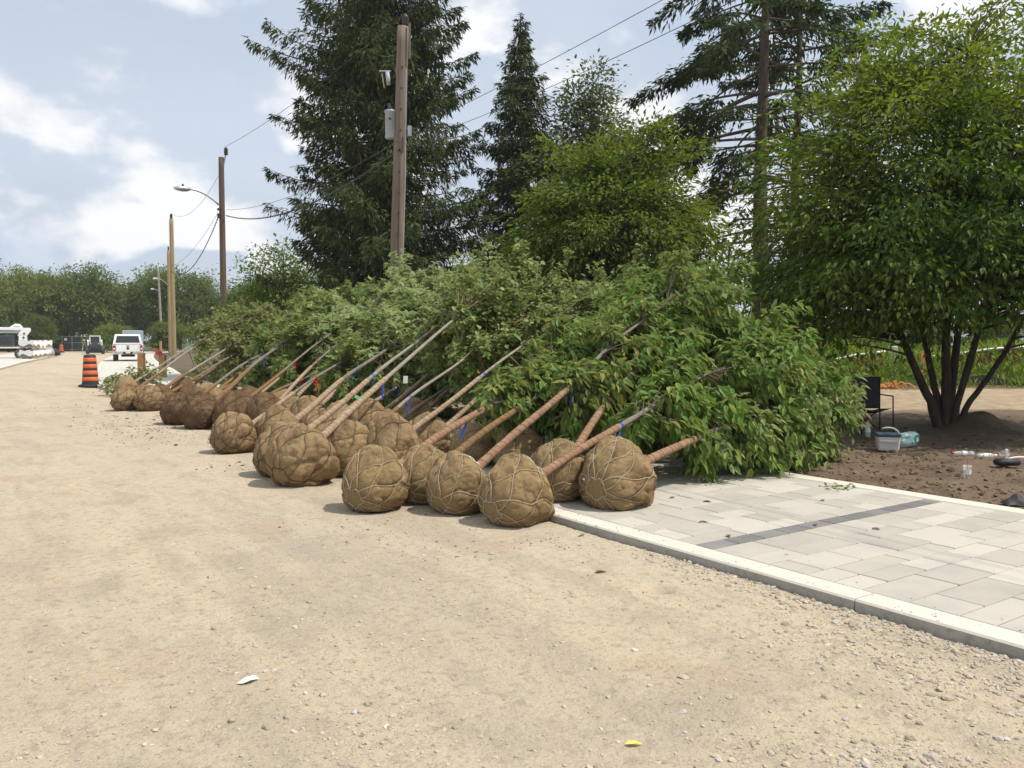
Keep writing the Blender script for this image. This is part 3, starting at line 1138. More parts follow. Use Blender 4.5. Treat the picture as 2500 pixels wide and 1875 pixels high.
# ------------------------------------------------------------------ dug trees with burlapped root balls
def ball_surface(th, s, C, ax, e1, e2, Rb, seed, n, m_, wob):
    """one point of the laced ball: s runs from base (0) to neck (1)"""
    phi = PI * np.clip(s, 0, 1)
    z = -np.sign(np.cos(phi)) * np.abs(np.cos(phi)) ** .85 * .80
    r = np.sin(phi) ** .55
    r = r * (.97 + .27 * z)
    z = z + .20 * sstep(s, .88, 1.0)
    q = np.stack([np.cos(th) * 1.3, np.sin(th) * 1.3, z * 1.3], -1)
    r = r * (1 + wob * (fbm(q * 1.1, 2, seed) - .5)) + .075 * (fbm(q * 4.2, 3, seed + 5) - .5) * np.sin(phi)
    warp = .38 * (noise(q * 1.6, seed + 3) - .5)
    f1 = th / (2 * PI) * n + s * m_ + warp
    f2 = th / (2 * PI) * n - s * m_ + warp
    b = 0
    for f in (f1, f2):
        d = np.abs(f - np.round(f)) * 2 * PI * np.maximum(r, .15) / n
        b = b + np.exp(-(d / .075) ** 2)
    groove = np.minimum(b, 1.15)
    cr = 1 - np.abs(2 * noise(q * 2.6 + .5 * noise(q * 4, seed + 1)[..., None], seed + 12) - 1)
    r = r - .055 * np.clip((cr - .72) / .28, 0, 1) ** 2 * np.sin(phi)            # sharp creases in the cloth
    amp = .066 * np.sin(phi) ** .6
    r = r - amp * (groove - .45)
    fold = np.maximum(np.cos(th * 11 + 5 * noise(q, seed + 8)), -.2) * .045 * sstep(s, .72, .93) * (1 - sstep(s, .985, 1.0))
    r = r + fold
    P = Rb * (r[..., None] * (np.cos(th)[..., None] * e1 + np.sin(th)[..., None] * e2) + z[..., None] * ax)
    P[..., :2] *= (1.0 - .13 * P[..., 2:] / Rb)               # the soft ball slumps: wider low down
    return P + C, warp


def settle(P):
    """rest on the ground: what would go below it is pushed up and bulges"""
    g = ground_z(P) + .002
    low = P[..., 2] < g
    P[..., 2] = np.where(low, g + .25 * np.minimum(0, P[..., 2] - g) * 0, P[..., 2])
    return P


def root_ball(t, C, ax, Rb, seed, mat, twine, qual, white=False, hairy=0.0):
    e1 = unit(np.cross(ax, [0, 0, 1.0]))
    e2 = np.cross(ax, e1)
    nth, ns = {3: (128, 84), 2: (96, 60), 1: (64, 40)}[qual]
    n, m_ = 6 + seed % 3, 1.7 + (seed % 5) * .14
    wob = .34
    s = np.linspace(0.0, 1.0, ns)
    th = np.arange(nth) * 2 * PI / nth
    Sg, Tg = np.meshgrid(s, th, indexing='ij')
    P, _ = ball_surface(Tg, Sg, C, ax, e1, e2, Rb, seed, n, m_, wob)
    P = settle(P)
    i, j = np.meshgrid(np.arange(ns - 1), np.arange(nth), indexing='ij')
    j2 = (j + 1) % nth
    Q = np.stack([i * nth + j, i * nth + j2, (i + 1) * nth + j2, (i + 1) * nth + j], -1).reshape(-1, 4)
    ball = mb().add(P.reshape(-1, 3), Q).build('root_ball', mat, t, smooth=True)
    if qual >= 2:
        tw = mb()
        for sg in (1, -1):
            for k in range(n):
                sk = np.linspace(.045, .90, 36)
                thk = 2 * PI / n * (k - sg * sk * m_)
                for _ in range(4):
                    _, wp = ball_surface(thk, sk, C, ax, e1, e2, Rb, seed, n, m_, wob)
                    thk = 2 * PI / n * (k - sg * sk * m_ - wp)
                Pk, _ = ball_surface(thk, sk, C, ax, e1, e2, Rb, seed, n, m_, wob)
                out = unit(Pk - (C + ax * ((Pk - C) @ ax)[:, None] * .6))
                Pk = settle(Pk + out * .010)
                tw.tube(Pk, 0.0037 if qual == 3 else .0046, 4, cap=False)
        for sr in (.055, .90):                                 # hoops at base and shoulder
            thk = np.linspace(0, 2 * PI, 49)
            Pk, _ = ball_surface(thk, np.full(49, sr) + .012 * np.sin(thk * 5), C, ax, e1, e2, Rb, seed, n, m_, wob)
            Pk = settle(Pk + unit(Pk - C) * .004)
            tw.tube(Pk, .0045, 4, cap=False)
        tw.build('twine', twine, ball, smooth=True)
    if white:
        wm = mb()
        r2 = np.random.default_rng(seed)
        for k in range(9):
            thk = r2.uniform(-.9, .9) - PI / 2 + np.linspace(0, r2.uniform(.3, .8), 9)
            sk = np.linspace(.86, .97, 9) + r2.normal(0, .012, 9)
            Pk, _ = ball_surface(thk, np.clip(sk, 0, 1), C, ax, e1, e2, Rb, seed, n, m_, wob)
            Pk = Pk + unit(Pk - C) * .012
            wm.tube(Pk, .006, 4, cap=False)
        wm.build('sisal_tie', M['twine_white'], ball, smooth=True)
    if hairy > 0:
        rm = mb()
        r2 = np.random.default_rng(seed + 99)
        nr = int(420 * hairy)
        thk = r2.uniform(0, 2 * PI, nr)
        sk = r2.uniform(.1, .95, nr)
        Pk, _ = ball_surface(thk, sk, C, ax, e1, e2, Rb, seed, n, m_, wob)
        for k in range(nr):
            o = unit(Pk[k] - C)
            a = Pk[k] - o * .02
            tdir = unit(np.cross(o, r2.normal(0, 1, 3)))
            ln = r2.uniform(.05, .17)
            bpt = a + o * .035 + tdir * ln + np.array([0, 0, -.5 * ln])
            midp = a + o * .06 + tdir * ln * .5
            cc = curve(a, bpt, midp, 5)
            cc[:, 2] = np.maximum(cc[:, 2], ground_z(cc) + .003)
            rm.tube(cc, np.linspace(.0035, .0012, 5), 3, cap=False)
        rm.build('root_fibres', M['rootfibre'], ball, kind='stuff')
    return ball


KIND = {   # leaf template, leaf material, twig material, leaf size, branches, leaves per twig, crown radius, droop
    'A': ('ovate', 'leaf_a', 'twig', .125, 76, 19, 1.0, .75),
    'A2': ('ovate', 'leaf_a2', 'twig', .122, 70, 18, .9, .8),
    'A3': ('ovate', 'leaf_a3', 'twig', .105, 80, 19, .95, .6),
    'B': ('round', 'leaf_b', 'twig_yellow', .078, 60, 19, 1.05, .30),
    'C': ('maple', 'leaf_c', 'twig', .135, 50, 16, 1.05, .35),
    'D': ('maple', 'leaf_d', 'twig', .13, 52, 16, 1.0, .35),
    'E': ('round', 'leaf_e', 'twig', .095, 50, 17, 1.0, .35),
}


def ribbon(t, T, s, colour, seed, ln=.22):
    """a strip of flagging tape tied round the trunk with a hanging tail"""
    r2 = np.random.default_rng(seed)
    p, d = T(s), unit(T(s + .05) - T(s))
    m = mb()
    e1 = unit(np.cross(d, [0, 0, 1.0]))
    e2 = np.cross(d, e1)
    th = np.linspace(0, 2 * PI, 13)
    rr = .032
    a = p + rr * (np.cos(th)[:, None] * e1 + np.sin(th)[:, None] * e2)
    m.add(np.concatenate([a - d * .012, a + d * .012]), [[k, k + 1, k + 14, k + 13] for k in range(12)])
    for q in range(2):
        n = 8
        f = np.linspace(0, 1, n)
        sd = unit(r2.normal(0, 1, 3) * np.array([1, .5, .1]))
        l = ln * (1 if q == 0 else .6)
        base = p - e1 * .03 + np.c_[np.sin(f * 5 + q) * .02, np.zeros(n), -f * l] + f[:, None] * sd * .05
        wv = unit(np.array([math.cos(q + seed), .5, .2])) * .013
        m.add(np.concatenate([base - wv, base + wv]), [[k, k + 1, k + n + 1, k + n] for k in range(n - 1)])
    m.build('ribbon', M[colour], t)


def dug_tree(spec):
    (cx, gy, wpx, tx, ty, L_, kind, wrap, wlen, rib, qual, bmat, hairy, label, tr) = spec
    seed = int(cx + gy)
    r2 = np.random.default_rng(seed)
    G = gp(cx, gy)
    gz = float(ground_z(G))
    G = gp(cx, gy, gz)
    Y = np.hypot(G[0], G[1])
    Rb = .5 * wpx / FPX * (G[1] + .25) / (1 + (G[0] / G[1]) ** 2) ** .5 * .97
    Cb = G + np.array([0, Rb * .55, 0])                       # contact seen at the front; centre lies behind it
    Cb[2] = gz + Rb * .70
    # choose the heading so that the tree reaches the tip pixel with about its length
    best = None
    rt = ray(tx, ty)
    for a in np.arange(R(12), R(80), R(1)):
        d = np.array([math.cos(a), math.sin(a)])
        k = rt[0] / rt[1]
        den_ = d[0] - k * d[1]
        if abs(den_) < .05:
            continue
        s = (k * Cb[1] - Cb[0]) / den_
        if s < 1:
            continue
        Yp = Cb[1] + s * d[1]
        zp = CAMH + rt[2] * (Yp / rt[1])
        ln = math.hypot(s, zp - Cb[2])
        e = abs(ln - L_)
        if best is None or e < best[0]:
            best = (e, np.array([Cb[0] + s * d[0], Yp, zp]), ln)
    tip, ln = best[1], best[2]
    D = unit(tip - Cb)
    side = unit(np.cross(D, [0, 0, 1.0]))
    bow = r2.normal(0, .07)
    w1, w2 = r2.uniform(1.6, 3.0), r2.uniform(0, 6)

    def T(s):
        s = np.asarray(s, float)[..., None]
        f = s / ln
        return Cb + D * s + side * bow * np.sin(f * PI) + np.array([0, 0, 1.0]) * (.10 * np.sin(f * PI) * ln / 5 + .016 * np.sin(s * w1 + w2)) + side * .02 * np.sin(s * w1 * .8 + w2 * 2)
    t = thing('balled_tree', label, 'tree', (Cb[0], Cb[1], gz), 'dug trees laid in a heap along the kerb')
    ax = unit(T(.5) - T(0.0))
    root_ball(t, Cb, ax, Rb, seed, M[bmat], M['twine'] if bmat == 'burlap' else M['twine_dark'], qual, white=(qual == 3 and seed % 2 == 0), hairy=hairy)
    # trunk
    s0 = Rb * .7
    ss = np.linspace(s0, ln * .97, 40)
    r0 = tr * .86
    rad = r0 * (1 - .78 * (ss - s0) / (ln - s0)) + .015 * np.exp(-(ss - s0) / .12)
    trunk = mb().tube(T(ss), rad, 10).build('trunk', M['bark_pale' if kind in 'BE' else 'bark_grey'], t, smooth=True)
    if wrap:
        sw = np.linspace(s0, s0 + wlen, int(wlen / .012))
        rw = (r0 * (1 - .78 * (sw - s0) / (ln - s0)) + .015 * np.exp(-(sw - s0) / .12)) + .007
        n = 14
        th = np.arange(n) * 2 * PI / n
        ph = (sw[:, None] / .075 - th[None] / (2 * PI)) % 1.0
        mod = 1 + .016 * (ph - .5) + .15 * (fbm(np.stack([sw[:, None] * 18 + 0 * th, np.cos(th) * 1.5 + 0 * sw[:, None], np.sin(th) * 1.5 + 0 * sw[:, None]], -1), 2, seed) - .5)
        w = mb().tube(T(sw), rw, n, mod=mod).build('trunk_wrap', M[wrap], t, smooth=True)
        sh = np.linspace(s0, s0 + wlen, int(wlen / .006))
        ah = 2 * PI * sh / .070 + 2.2 * np.sin(sh * 9 + seed) + 1.2 * np.sin(sh * 23)
        e1 = unit(np.cross(D, [0, 0, 1.0]))
        e2 = np.cross(D, e1)
        rh = np.interp(sh, sw, rw) * 1.05 + .001
        H = T(sh) + rh[:, None] * (np.cos(ah)[:, None] * e1 + np.sin(ah)[:, None] * e2)
        mb().tube(H, .0019, 3, cap=False).build('twine', M['twine_wrap'], w, smooth=True)
    if rib:
        for q, rc in enumerate(rib.split('+')):
            rn = {'b': 'blue_rib', 'r': 'red_rib', 'y': 'tag_yellow'}[rc[0]]
            sp = float(rc[1:]) if len(rc) > 1 else s0 + wlen + .05
            ribbon(t, T, sp, rn, seed + q)
    # crown
    tm, lm, twm, lsz, nc, nl, rc, droop = KIND[kind]
    if qual == 1:
        nc, nl, lsz = int(nc * .8), int(nl * .72), lsz * 1.2
    bm, lv = mb(), mb()
    cs0 = max(s0 + 1.45, ln * (.66 if cx in (716, 672) else {'A': .34, 'B': .48}.get(kind[0], .42)))
    LP, LD, LN, LS = [], [], [], []
    t8 = np.linspace(0, 1, 8)
    t5 = np.linspace(0, 1, 5)
    for k in range(nc):
        f = r2.uniform(0, 1) ** .9
        s = cs0 + f * (ln * 1.02 - cs0)
        p = T(min(s, ln * .97))
        prof = (.5 + .8 * f) * (1 - .55 * f ** 3)
        a = r2.uniform(0, 2 * PI)
        rad_ = side * math.cos(a) + np.cross(side, D) * math.sin(a)
        rho = rc * prof * r2.uniform(.25, 1.35) ** .8
        end = p + rad_ * rho * r2.uniform(.5, .85) + D * rho * r2.uniform(.7, 1.35)
        end[2] -= droop * .35 * rho * r2.uniform(.6, 1.4)
        if r2.uniform() < (.45 if kind[0] != 'A' else .30):          # side shoots that flop down onto the heap
            end[2] -= (p[2] - .1) * r2.uniform(.3, .95)
        g = float(ground_z(end)) + r2.uniform(.06, .30)
        end[2] = max(end[2], g)
        mid_ = (p + end) / 2 + np.array([0, 0, .16 * rho + .03])
        c = curve(p, end, mid_, 8)
        bm.tube(c, np.linspace(.0095 * (1.2 - .6 * f), .0025, 8), 4, cap=False)
        tang = unit(end - p)
        runs = [(c[3:], tang)]
        for w_ in range(5 + (kind[0] == 'A')):
            q = r2.uniform(.28, .97)
            a_ = np.array([np.interp(q, t8, c[:, x]) for x in range(3)])
            dv = unit(tang * .75 + unit(r2.normal(0, 1, 3)) * .8 + np.array([0, 0, -.3 * droop]))
            l_ = (.16 + .34 * rho * r2.uniform(.5, 1.1)) * (1.15 - .5 * q)
            b_ = a_ + dv * l_ + np.array([0, 0, -droop * .35 * l_])
            b_[2] = max(b_[2], float(ground_z(b_)) + .05)
            tw_ = curve(a_, b_, (a_ + b_) / 2 + np.array([0, 0, .12 * l_]), 5)
            if qual > 1:
                bm.tube(tw_, np.linspace(.0035, .0014, 5), 3, cap=False)
            runs.append((tw_, dv))
        for (cv, dv) in runs:
            nn = max(3, int(nl * r2.uniform(.6, 1.4)))
            q = r2.uniform(.08, 1.06, nn)
            tq_ = np.linspace(0, 1, len(cv))
            base = np.stack([np.interp(q, tq_, cv[:, x]) for x in range(3)], -1)
            off = r2.normal(0, .022 + .16 * lsz, (nn, 3))
            pos = base + off
            lat_ = unit(np.cross(dv, [0, 0, 1.0]) + 1e-6)
            sg = r2.choice([-1.0, 1.0], nn)[:, None]
            dirn = dv * .6 + lat_ * sg * .7 + r2.normal(0, .32, (nn, 3)) + np.array([0, 0, -1.0]) * droop * r2.uniform(.5, 1.5, nn)[:, None]
            nor = np.array([-.05, -.25, .9]) + r2.normal(0, .38, (nn, 3))
            pos[:, 2] = np.maximum(pos[:, 2], ground_z(pos) + .03 + lsz * .6 * r2.uniform(0, 1, nn))
            LP.append(pos), LD.append(dirn), LN.append(nor)
            LS.append(lsz * np.clip(r2.normal(1, .25, nn), .45, 1.5))
    LP, LD, LN, LS = (np.concatenate(x) for x in (LP, LD, LN, LS))
    bm.build('branches', M[twm], t, smooth=True)
    leaves(lv, tm, LP, LD, LN, LS).build('foliage', M[lm], t, kind='stuff')
    return t


# ball x, contact y, ball width (photo pixels), tip x, tip y, length, leaf kind, wrap, wrapped length, ribbons, quality, burlap, root fibres, label, trunk radius
TREES = [
    (1252, 1286, 190, 1870, 855, 4.7, 'A', 'wrap_red', 1.35, 'b1.62', 3, 'burlap', 0, 'dug tree with the nearest root ball, clean olive burlap touching the kerb end', .042),
    (1505, 1245, 196, 1955, 985, 3.9, 'A3', 'wrap_red', 1.3, None, 3, 'burlap', 0, 'dug tree whose netted root ball sits alone on the pale pavers', .046),
    (1362, 1226, 168, 1735, 725, 5.2, 'A', 'wrap_red', 1.7, None, 3, 'burlap', 0, 'dug tree with root ball squeezed behind the two nearest balls, white label on top', .043),
    (1112, 1256, 165, 1650, 712, 5.0, 'A2', 'wrap_red', 1.75, 'b1.98', 3, 'burlap', 0, 'dug tree with steep terracotta wrapped trunk and blue ribbon, second ball from kerb end', .042),
    (1030, 1230, 160, 1560, 800, 4.8, 'A', 'wrap_brown', 1.4, None, 3, 'burlap', 0, 'dug tree with root ball half hidden between two olive balls in the front row', .040),
    (902, 1250, 176, 1480, 845, 4.8, 'A2', 'wrap_red', 1.75, 'b1.55', 3, 'burlap', 0, 'dug tree with lone olive root ball tied with white sisal at front row left', .048),
    (1262, 1150, 130, 1735, 835, 5.0, 'A3', 'wrap_red', 1.2, None, 2, 'burlap', 0, 'dug tree with ball deep in shadow behind the steep terracotta trunk', .040),
    (1150, 1140, 125, 1570, 725, 5.4, 'A', 'wrap_brown', 1.5, None, 2, 'burlap', 0, 'dug tree with loosely wrapped trunk behind the front row of olive balls', .036),
    (716, 1189, 178, 1225, 690, 5.6, 'B', 'wrap_tan', 1.55, 'b1.75', 3, 'burlap_old', 0, 'dug tree with big brown quilted ball and long pale trunk rising over the heap', .044),
    (672, 1166, 150, 1160, 735, 5.4, 'B', 'wrap_tan', 1.65, 'b2.0', 2, 'burlap_old', 0, 'dug tree behind the big brown quilted ball, its pale trunk running alongside', .044),
    (838, 1164, 158, 1330, 740, 5.3, 'B', 'wrap_brown', .8, 'b1.35', 3, 'burlap_old', .15, 'dug tree with brown ball and dark thin trunk left of the middle of the heap', .032),
    (950, 1150, 150, 1440, 730, 5.4, 'B', 'wrap_tan', 1.6, 'b1.95', 3, 'burlap_old', 0, 'dug tree with brown ball and grey trunk tied in blue ribbon mid heap', .036),
    (1035, 1125, 130, 1500, 740, 5.5, 'B', 'wrap_tan', 1.25, 'b1.9', 2, 'burlap_old', 0, 'dug tree with half wrapped grey trunk just behind the front row', .036),
    (888, 1085, 128, 1290, 740, 6.0, 'B', 'wrap_tan', 1.2, None, 2, 'burlap_old', 0, 'dug tree with rust brown ball at the back of the heap centre', .036),
    (556, 1108, 122, 1000, 800, 5.6, 'D', 'wrap_tan', 1.3, 'r2.2', 3, 'burlap_old', .35, 'dug tree with torn brown ball, root hairs showing and red ribbon on dark trunk', .036),
    (668, 1102, 126, 1120, 745, 6.0, 'C', 'wrap_tan', 1.5, 'b2.2', 2, 'burlap_old', .1, 'dug tree with flattened brown ball behind the torn ball, thick tan trunk', .050),
    (775, 1105, 120, 1190, 750, 6.2, 'B', 'wrap_tan', 1.5, 'r1.9', 2, 'burlap_old', 0, 'dug tree with low tan ball wedged behind the two pale trunks', .034),
    (742, 1062, 112, 1085, 690, 6.8, 'C', 'wrap_tan', 1.4, 'r2.1', 2, 'burlap_old', 0, 'dug tree with silvery foliage forming the peak of the heap', .036),
    (640, 1055, 110, 1000, 700, 6.8, 'C', 'wrap_tan', 1.5, 'r2.0', 2, 'burlap_root', .3, 'dug silvery leaved tree left of the heap peak, ball dark', .034),
    (560, 1048, 112, 925, 738, 6.8, 'C', 'wrap_brown', 1.6, 'r2.3', 2, 'burlap_root', .5, 'dug tree with dark hairy ball in the second row, brown trunk and red ribbon', .036),
    (478, 1046, 108, 835, 735, 6.6, 'D', 'wrap_brown', 1.5, 'b2.5', 2, 'burlap_root', 1.0, 'dug tree with dark fibrous ball, thick brown trunk and blue ribbon', .050),
    (424, 1036, 92, 790, 790, 6.6, 'D', 'wrap_brown', 1.2, None, 2, 'burlap_root', .8, 'dug tree with dark ball left of the most fibrous one', .040),
    (354, 1004, 80, 690, 785, 6.5, 'E', 'wrap_brown', 1.4, None, 2, 'burlap_old', .5, 'dug tree with brown ball beside the leftmost one, dark root patch', .042),
    (294, 1002, 72, 620, 770, 6.8, 'E', 'wrap_brown', 1.3, None, 2, 'burlap_old', .2, 'dug tree with leftmost root ball on the road', .040),
    (392, 992, 62, 700, 800, 6.6, 'D', 'wrap_brown', 1.3, 'r2.4', 1, 'burlap_root', .2, 'dug tree with small dark ball tucked right of the leftmost pair', .038),
    (300, 965, 60, 600, 770, 7.2, 'E', None, 1.0, None, 1, 'burlap_old', 0, 'dug tree with ball peeping over the leftmost pair', .038),
    (500, 1003, 84, 830, 740, 7.2, 'D', 'wrap_brown', 1.3, None, 1, 'burlap_old', .2, 'dug tree with rounded brown ball behind the fibrous ball', .038),
    (440, 985, 76, 760, 750, 7.2, 'E', 'wrap_brown', 1.2, None, 1, 'burlap_root', .2, 'dug tree in the back row above the dark balls', .038),
    (600, 1020, 92, 900, 745, 7.0, 'D', 'wrap_tan', 1.3, None, 1, 'burlap_root', .3, 'dug tree with dark ball between brown trunks in the back row', .036),
    (690, 1030, 92, 980, 745, 6.8, 'D', 'wrap_tan', 1.2, None, 1, 'burlap_old', 0, 'dug tree in the back row under the silvery foliage', .036),
    (585, 1032, 84, 905, 850, 6.2, 'D', 'wrap_brown', 1.3, 'r2.2', 1, 'burlap_root', .2, 'dug tree lying flat in the back row, dark ball under the red ribbons', .034),
    (705, 1048, 90, 1010, 850, 6.0, 'D', 'wrap_tan', 1.3, None, 1, 'burlap_old', 0, 'dug tree lying flat behind the flattened brown ball', .034),
    (820, 1072, 100, 1150, 850, 5.8, 'B', 'wrap_tan', 1.3, 'b1.9', 1, 'burlap_old', 0, 'dug tree lying flat behind the low tan ball', .034),
    (935, 1092, 105, 1270, 850, 5.6, 'B', 'wrap_tan', 1.3, None, 1, 'burlap_old', 0, 'dug tree lying flat behind the grey trunk, leaves on the ground', .034),
    (475, 1008, 76, 790, 845, 6.6, 'E', 'wrap_brown', 1.3, None, 1, 'burlap_root', .2, 'dug tree lying flat behind the two dark fibrous balls', .034),
    (385, 985, 60, 690, 850, 6.6, 'E', 'wrap_brown', 1.3, None, 1, 'burlap_root', 0, 'dug tree lying flat behind the leftmost pair of balls', .034),
    (1010, 1070, 110, 1400, 745, 6.2, 'B', 'wrap_tan', 1.2, 'b2.1', 1, 'burlap_old', 0, 'dug tree with ball hidden at the back behind the grey trunk with blue ribbon', .034),
]
for sp in TREES:
    dug_tree(sp)
# small tags tied or pinned to the heap
for (px, py, Yd, mt, sc, lab) in (
        (1335, 1101, 8.05, 'tag_white', .030, 'white paper label on the ball squeezed behind the nearest two'),
        (1260, 1218, 7.05, 'tag_white', .024, 'white paper label on the nearest root ball'),
        (1426, 1170, 7.55, 'tag_white', .020, 'white paper label on the ball standing on the pavers'),
        (1124, 1117, 7.75, 'tag_white', .024, 'white paper label on the second ball from the kerb end'),
        (990, 927, 9.2, 'tag_white', .038, 'white strip tag hanging below the long pale trunk'),
        (872, 970, 9.6, 'tag_green', .05, 'pale green tag lying between two tan trunks')):
    p = at(px, py, Yd)
    o = mb().box((0, 0, 0), (sc * 1.3, .002, sc * (2.2 if py == 927 else .8)), b=.0008).build('paper_tag', M[mt])
    o.location = p
    o.rotation_euler = (.2, .5 if py != 927 else 0, .3)
    tag(o, lab, 'tag')


# ------------------------------------------------------------------ standing broadleaf trees
def crown_pts(r2, ells, n, seed, inner=.55):
    out = []
    w = np.array([e[1][0] * e[1][1] * e[1][2] for e in ells]) ** .8
    w = w / w.sum()
    for k in range(n):
        c, rr = ells[r2.choice(len(ells), p=w)]
        d = unit(r2.normal(0, 1, 3))
        lob = .72 + .5 * float(noise((d * 2.1 + np.array(c) * .3)[None], seed)[0])
        rho = (inner + (1 - inner) * r2.uniform(0, 1) ** .6) * lob if r2.uniform() < .78 else r2.uniform(.1, .7)
        out.append(np.array(c) + d * np.array(rr) * rho)
    return np.array(out)


def standing_tree(name, label, base, stems, ells, nclus, nleaf, lsz, crad, kind, lmat, bmat, seed, group=None, nbranch=1.0, flat=.42, trunk_n=9, parent_only=False):
    """stems: list of (control points, start radius, end radius); clusters of leaves joined to the nearest stem"""
    r2 = np.random.default_rng(seed)
    t = thing(name, label, 'tree', base, group)
    tm, bm, lv = mb(), mb(), mb()
    sk = []
    for (P, ra, rb) in stems:
        n = max(10, len(P) * 6)
        C = poly(np.array(P, float) + np.array(base), n)
        C[1:-1] += r2.normal(0, .012 * crad * 2, (n - 2, 3))
        tm.tube(C, ra + (rb - ra) * np.linspace(0, 1, n) ** .8, trunk_n)
        sk.append(C)
    tm.build('trunk', M[bmat], t, smooth=True)
    sk = np.concatenate(sk)
    cl = crown_pts(r2, ells, nclus, seed) + np.array(base)
    LP, LD, LN, LS = [], [], [], []
    cc = np.mean([e[0] for e in ells], axis=0) + np.array(base)
    for c in cl:
        if r2.uniform() < nbranch:
            d = np.linalg.norm(sk - c, axis=1) + np.where(sk[:, 2] > c[2] - .1, 3.0, 0)
            a = sk[np.argmin(d)]
            ln = np.linalg.norm(c - a)
            md = (a + c) / 2 + np.array([0, 0, .10 * ln]) + r2.normal(0, .05 * ln, 3)
            bm.tube(curve(a, c, md, 6), np.linspace(.006 + .007 * ln, .004, 6), 4, cap=False)
        nn = int(nleaf * r2.uniform(.55, 1.45))
        out = unit(c - cc)
        off = r2.normal(0, 1, (nn, 3)) * np.array([crad, crad, crad * flat]) * r2.uniform(.6, 1.25)
        off = off + out * (off @ out)[:, None] * .35
        off[:, 2] -= .12 * (off[:, 0] ** 2 + off[:, 1] ** 2) / max(crad, .01)
        LP.append(c + off)
        LD.append(out * .5 + unit(off) * .7 + r2.normal(0, .35, (nn, 3)) + np.array([0, 0, -.35]))
        LN.append(np.array([0, 0, 1.0]) + r2.normal(0, .45, (nn, 3)))
        LS.append(lsz * np.clip(r2.normal(1, .25, nn), .5, 1.6))
    if bm.n:
        bm.build('branches', M[bmat], t, smooth=True)
    leaves(lv, kind, np.concatenate(LP), np.concatenate(LD), np.concatenate(LN), np.concatenate(LS)).build('crown', M[lmat], t, kind='stuff')
    return t


# big multi-stemmed tree on the right
B = gp(2310, 1045, .05)
stems = []
for (ex, ey, ez, mx, my, mz, ra) in (
        (-2.4, -.6, 4.6, -.80, -.1, 1.45, .110), (-1.3, .8, 5.6, -.42, .1, 1.8, .085), (-.3, -.9, 6.2, -.12, -.15, 1.9, .115),
        (.7, .6, 6.4, .22, .1, 1.8, .10), (1.7, .4, 5.8, .55, .1, 1.55, .085), (2.7, -.4, 4.8, .95, -.1, 1.35, .07), (.7, -2.2, 4.9, .22, -.5, 1.7, .06)):
    sx, sy = (mx * .28, my * .3)
    stems.append(([(sx * .7, sy * .7, -.1), (sx, sy, .35), (mx * .62, my * .6, mz * .55), (mx, my, mz), (mx + (ex - mx) * .45, my + (ey - my) * .5, mz + (ez - mz) * .5), (ex, ey, ez)], ra * .82, .016))
ell = [((.1, 0, 4.1), (3.0, 3.2, 2.5)), ((-2.0, -.6, 2.75), (1.55, 2.3, 1.25)), ((-1.75, 0, 4.6), (1.75, 2.2, 1.6)), ((.6, 0, 5.9), (2.2, 2.3, 1.45)), ((2.1, -.4, 4.1), (2.5, 2.8, 2.3)), ((-.2, -1.9, 3.1), (2.2, 1.7, 1.4)), ((1.6, -1.6, 2.8), (2.2, 2.2, 1.1)),
       ((-1.9, .6, 3.4), (1.7, 1.8, 1.5)), ((-1.1, 0, 6.2), (1.1, 1.2, .9)), ((-2.2, .2, 2.35), (1.3, 1.7, .8))]
standing_tree('multistem_tree', 'large multi stemmed leafy tree standing in the brown soil', B, stems, ell, 1180, 84, .108, .24, 'ovate', 'leaf_right', 'bark_dark', 3, trunk_n=12)

# yellow-green dome tree behind the heap
B = at(1490, 830, 21.5)
B[2] = 0.05
ell = [((0, 0, 3.5), (2.6, 2.5, 2.4)), ((-1.0, 0, 5.3), (1.2, 1.4, 1.3)), ((.75, 0, 5.8), (1.4, 1.5, 1.5)), ((1.5, 0, 3.6), (1.6, 1.6, 1.7)), ((-1.6, -.2, 2.8), (1.5, 1.6, 1.8))]
stems = [([(0, 0, -.1), (dx_ * .2, dy_ * .2, 1.0), (dx_ * .6, dy_ * .6, 2.6), (dx_, dy_, hz)], .09, .015) for (dx_, dy_, hz) in ((-1.5, 0, 4.6), (-.6, .4, 5.6), (.5, -.3, 6.0), (1.5, .2, 4.8), (.2, -1.2, 4.4))]
standing_tree('elm_tree', 'rounded yellow green tree behind the heap beside the spruces', B, stems, ell, 700, 66, .135, .26, 'ovate', 'leaf_mid', 'bark_dark', 5)

# looser tree farther back, between the small spruce and the tall conifer
B = at(1440, 830, 36.0)
B[2] = 0.05
ell = [((0, 0, 10.4), (1.8, 1.8, 2.0)), ((-1.2, 0, 9.3), (1.6, 1.5, 1.0)), ((1.3, 0, 9.2), (1.5, 1.5, 1.3)), ((0, 0, 7.0), (2.2, 2, 2.0)), ((.1, 0, 12.2), (.9, .9, 1.2))]
stems = [([(0, 0, -.1), (0, 0, 4), (-.3, 0, 7), (0.1, 0, 12.4)], .16, .02), ([(0, 0, 4), (-.9, 0, 6.5), (-1.7, 0, 9)], .08, .015), ([(0, 0, 4.5), (.9, 0, 7), (1.8, 0, 9.5)], .08, .015)]
standing_tree('ash_tree', 'loose grey green tree showing above the yellow green tree', B, stems, ell, 330, 60, .19, .40, 'small', 'leaf_back', 'bark_dark', 8)

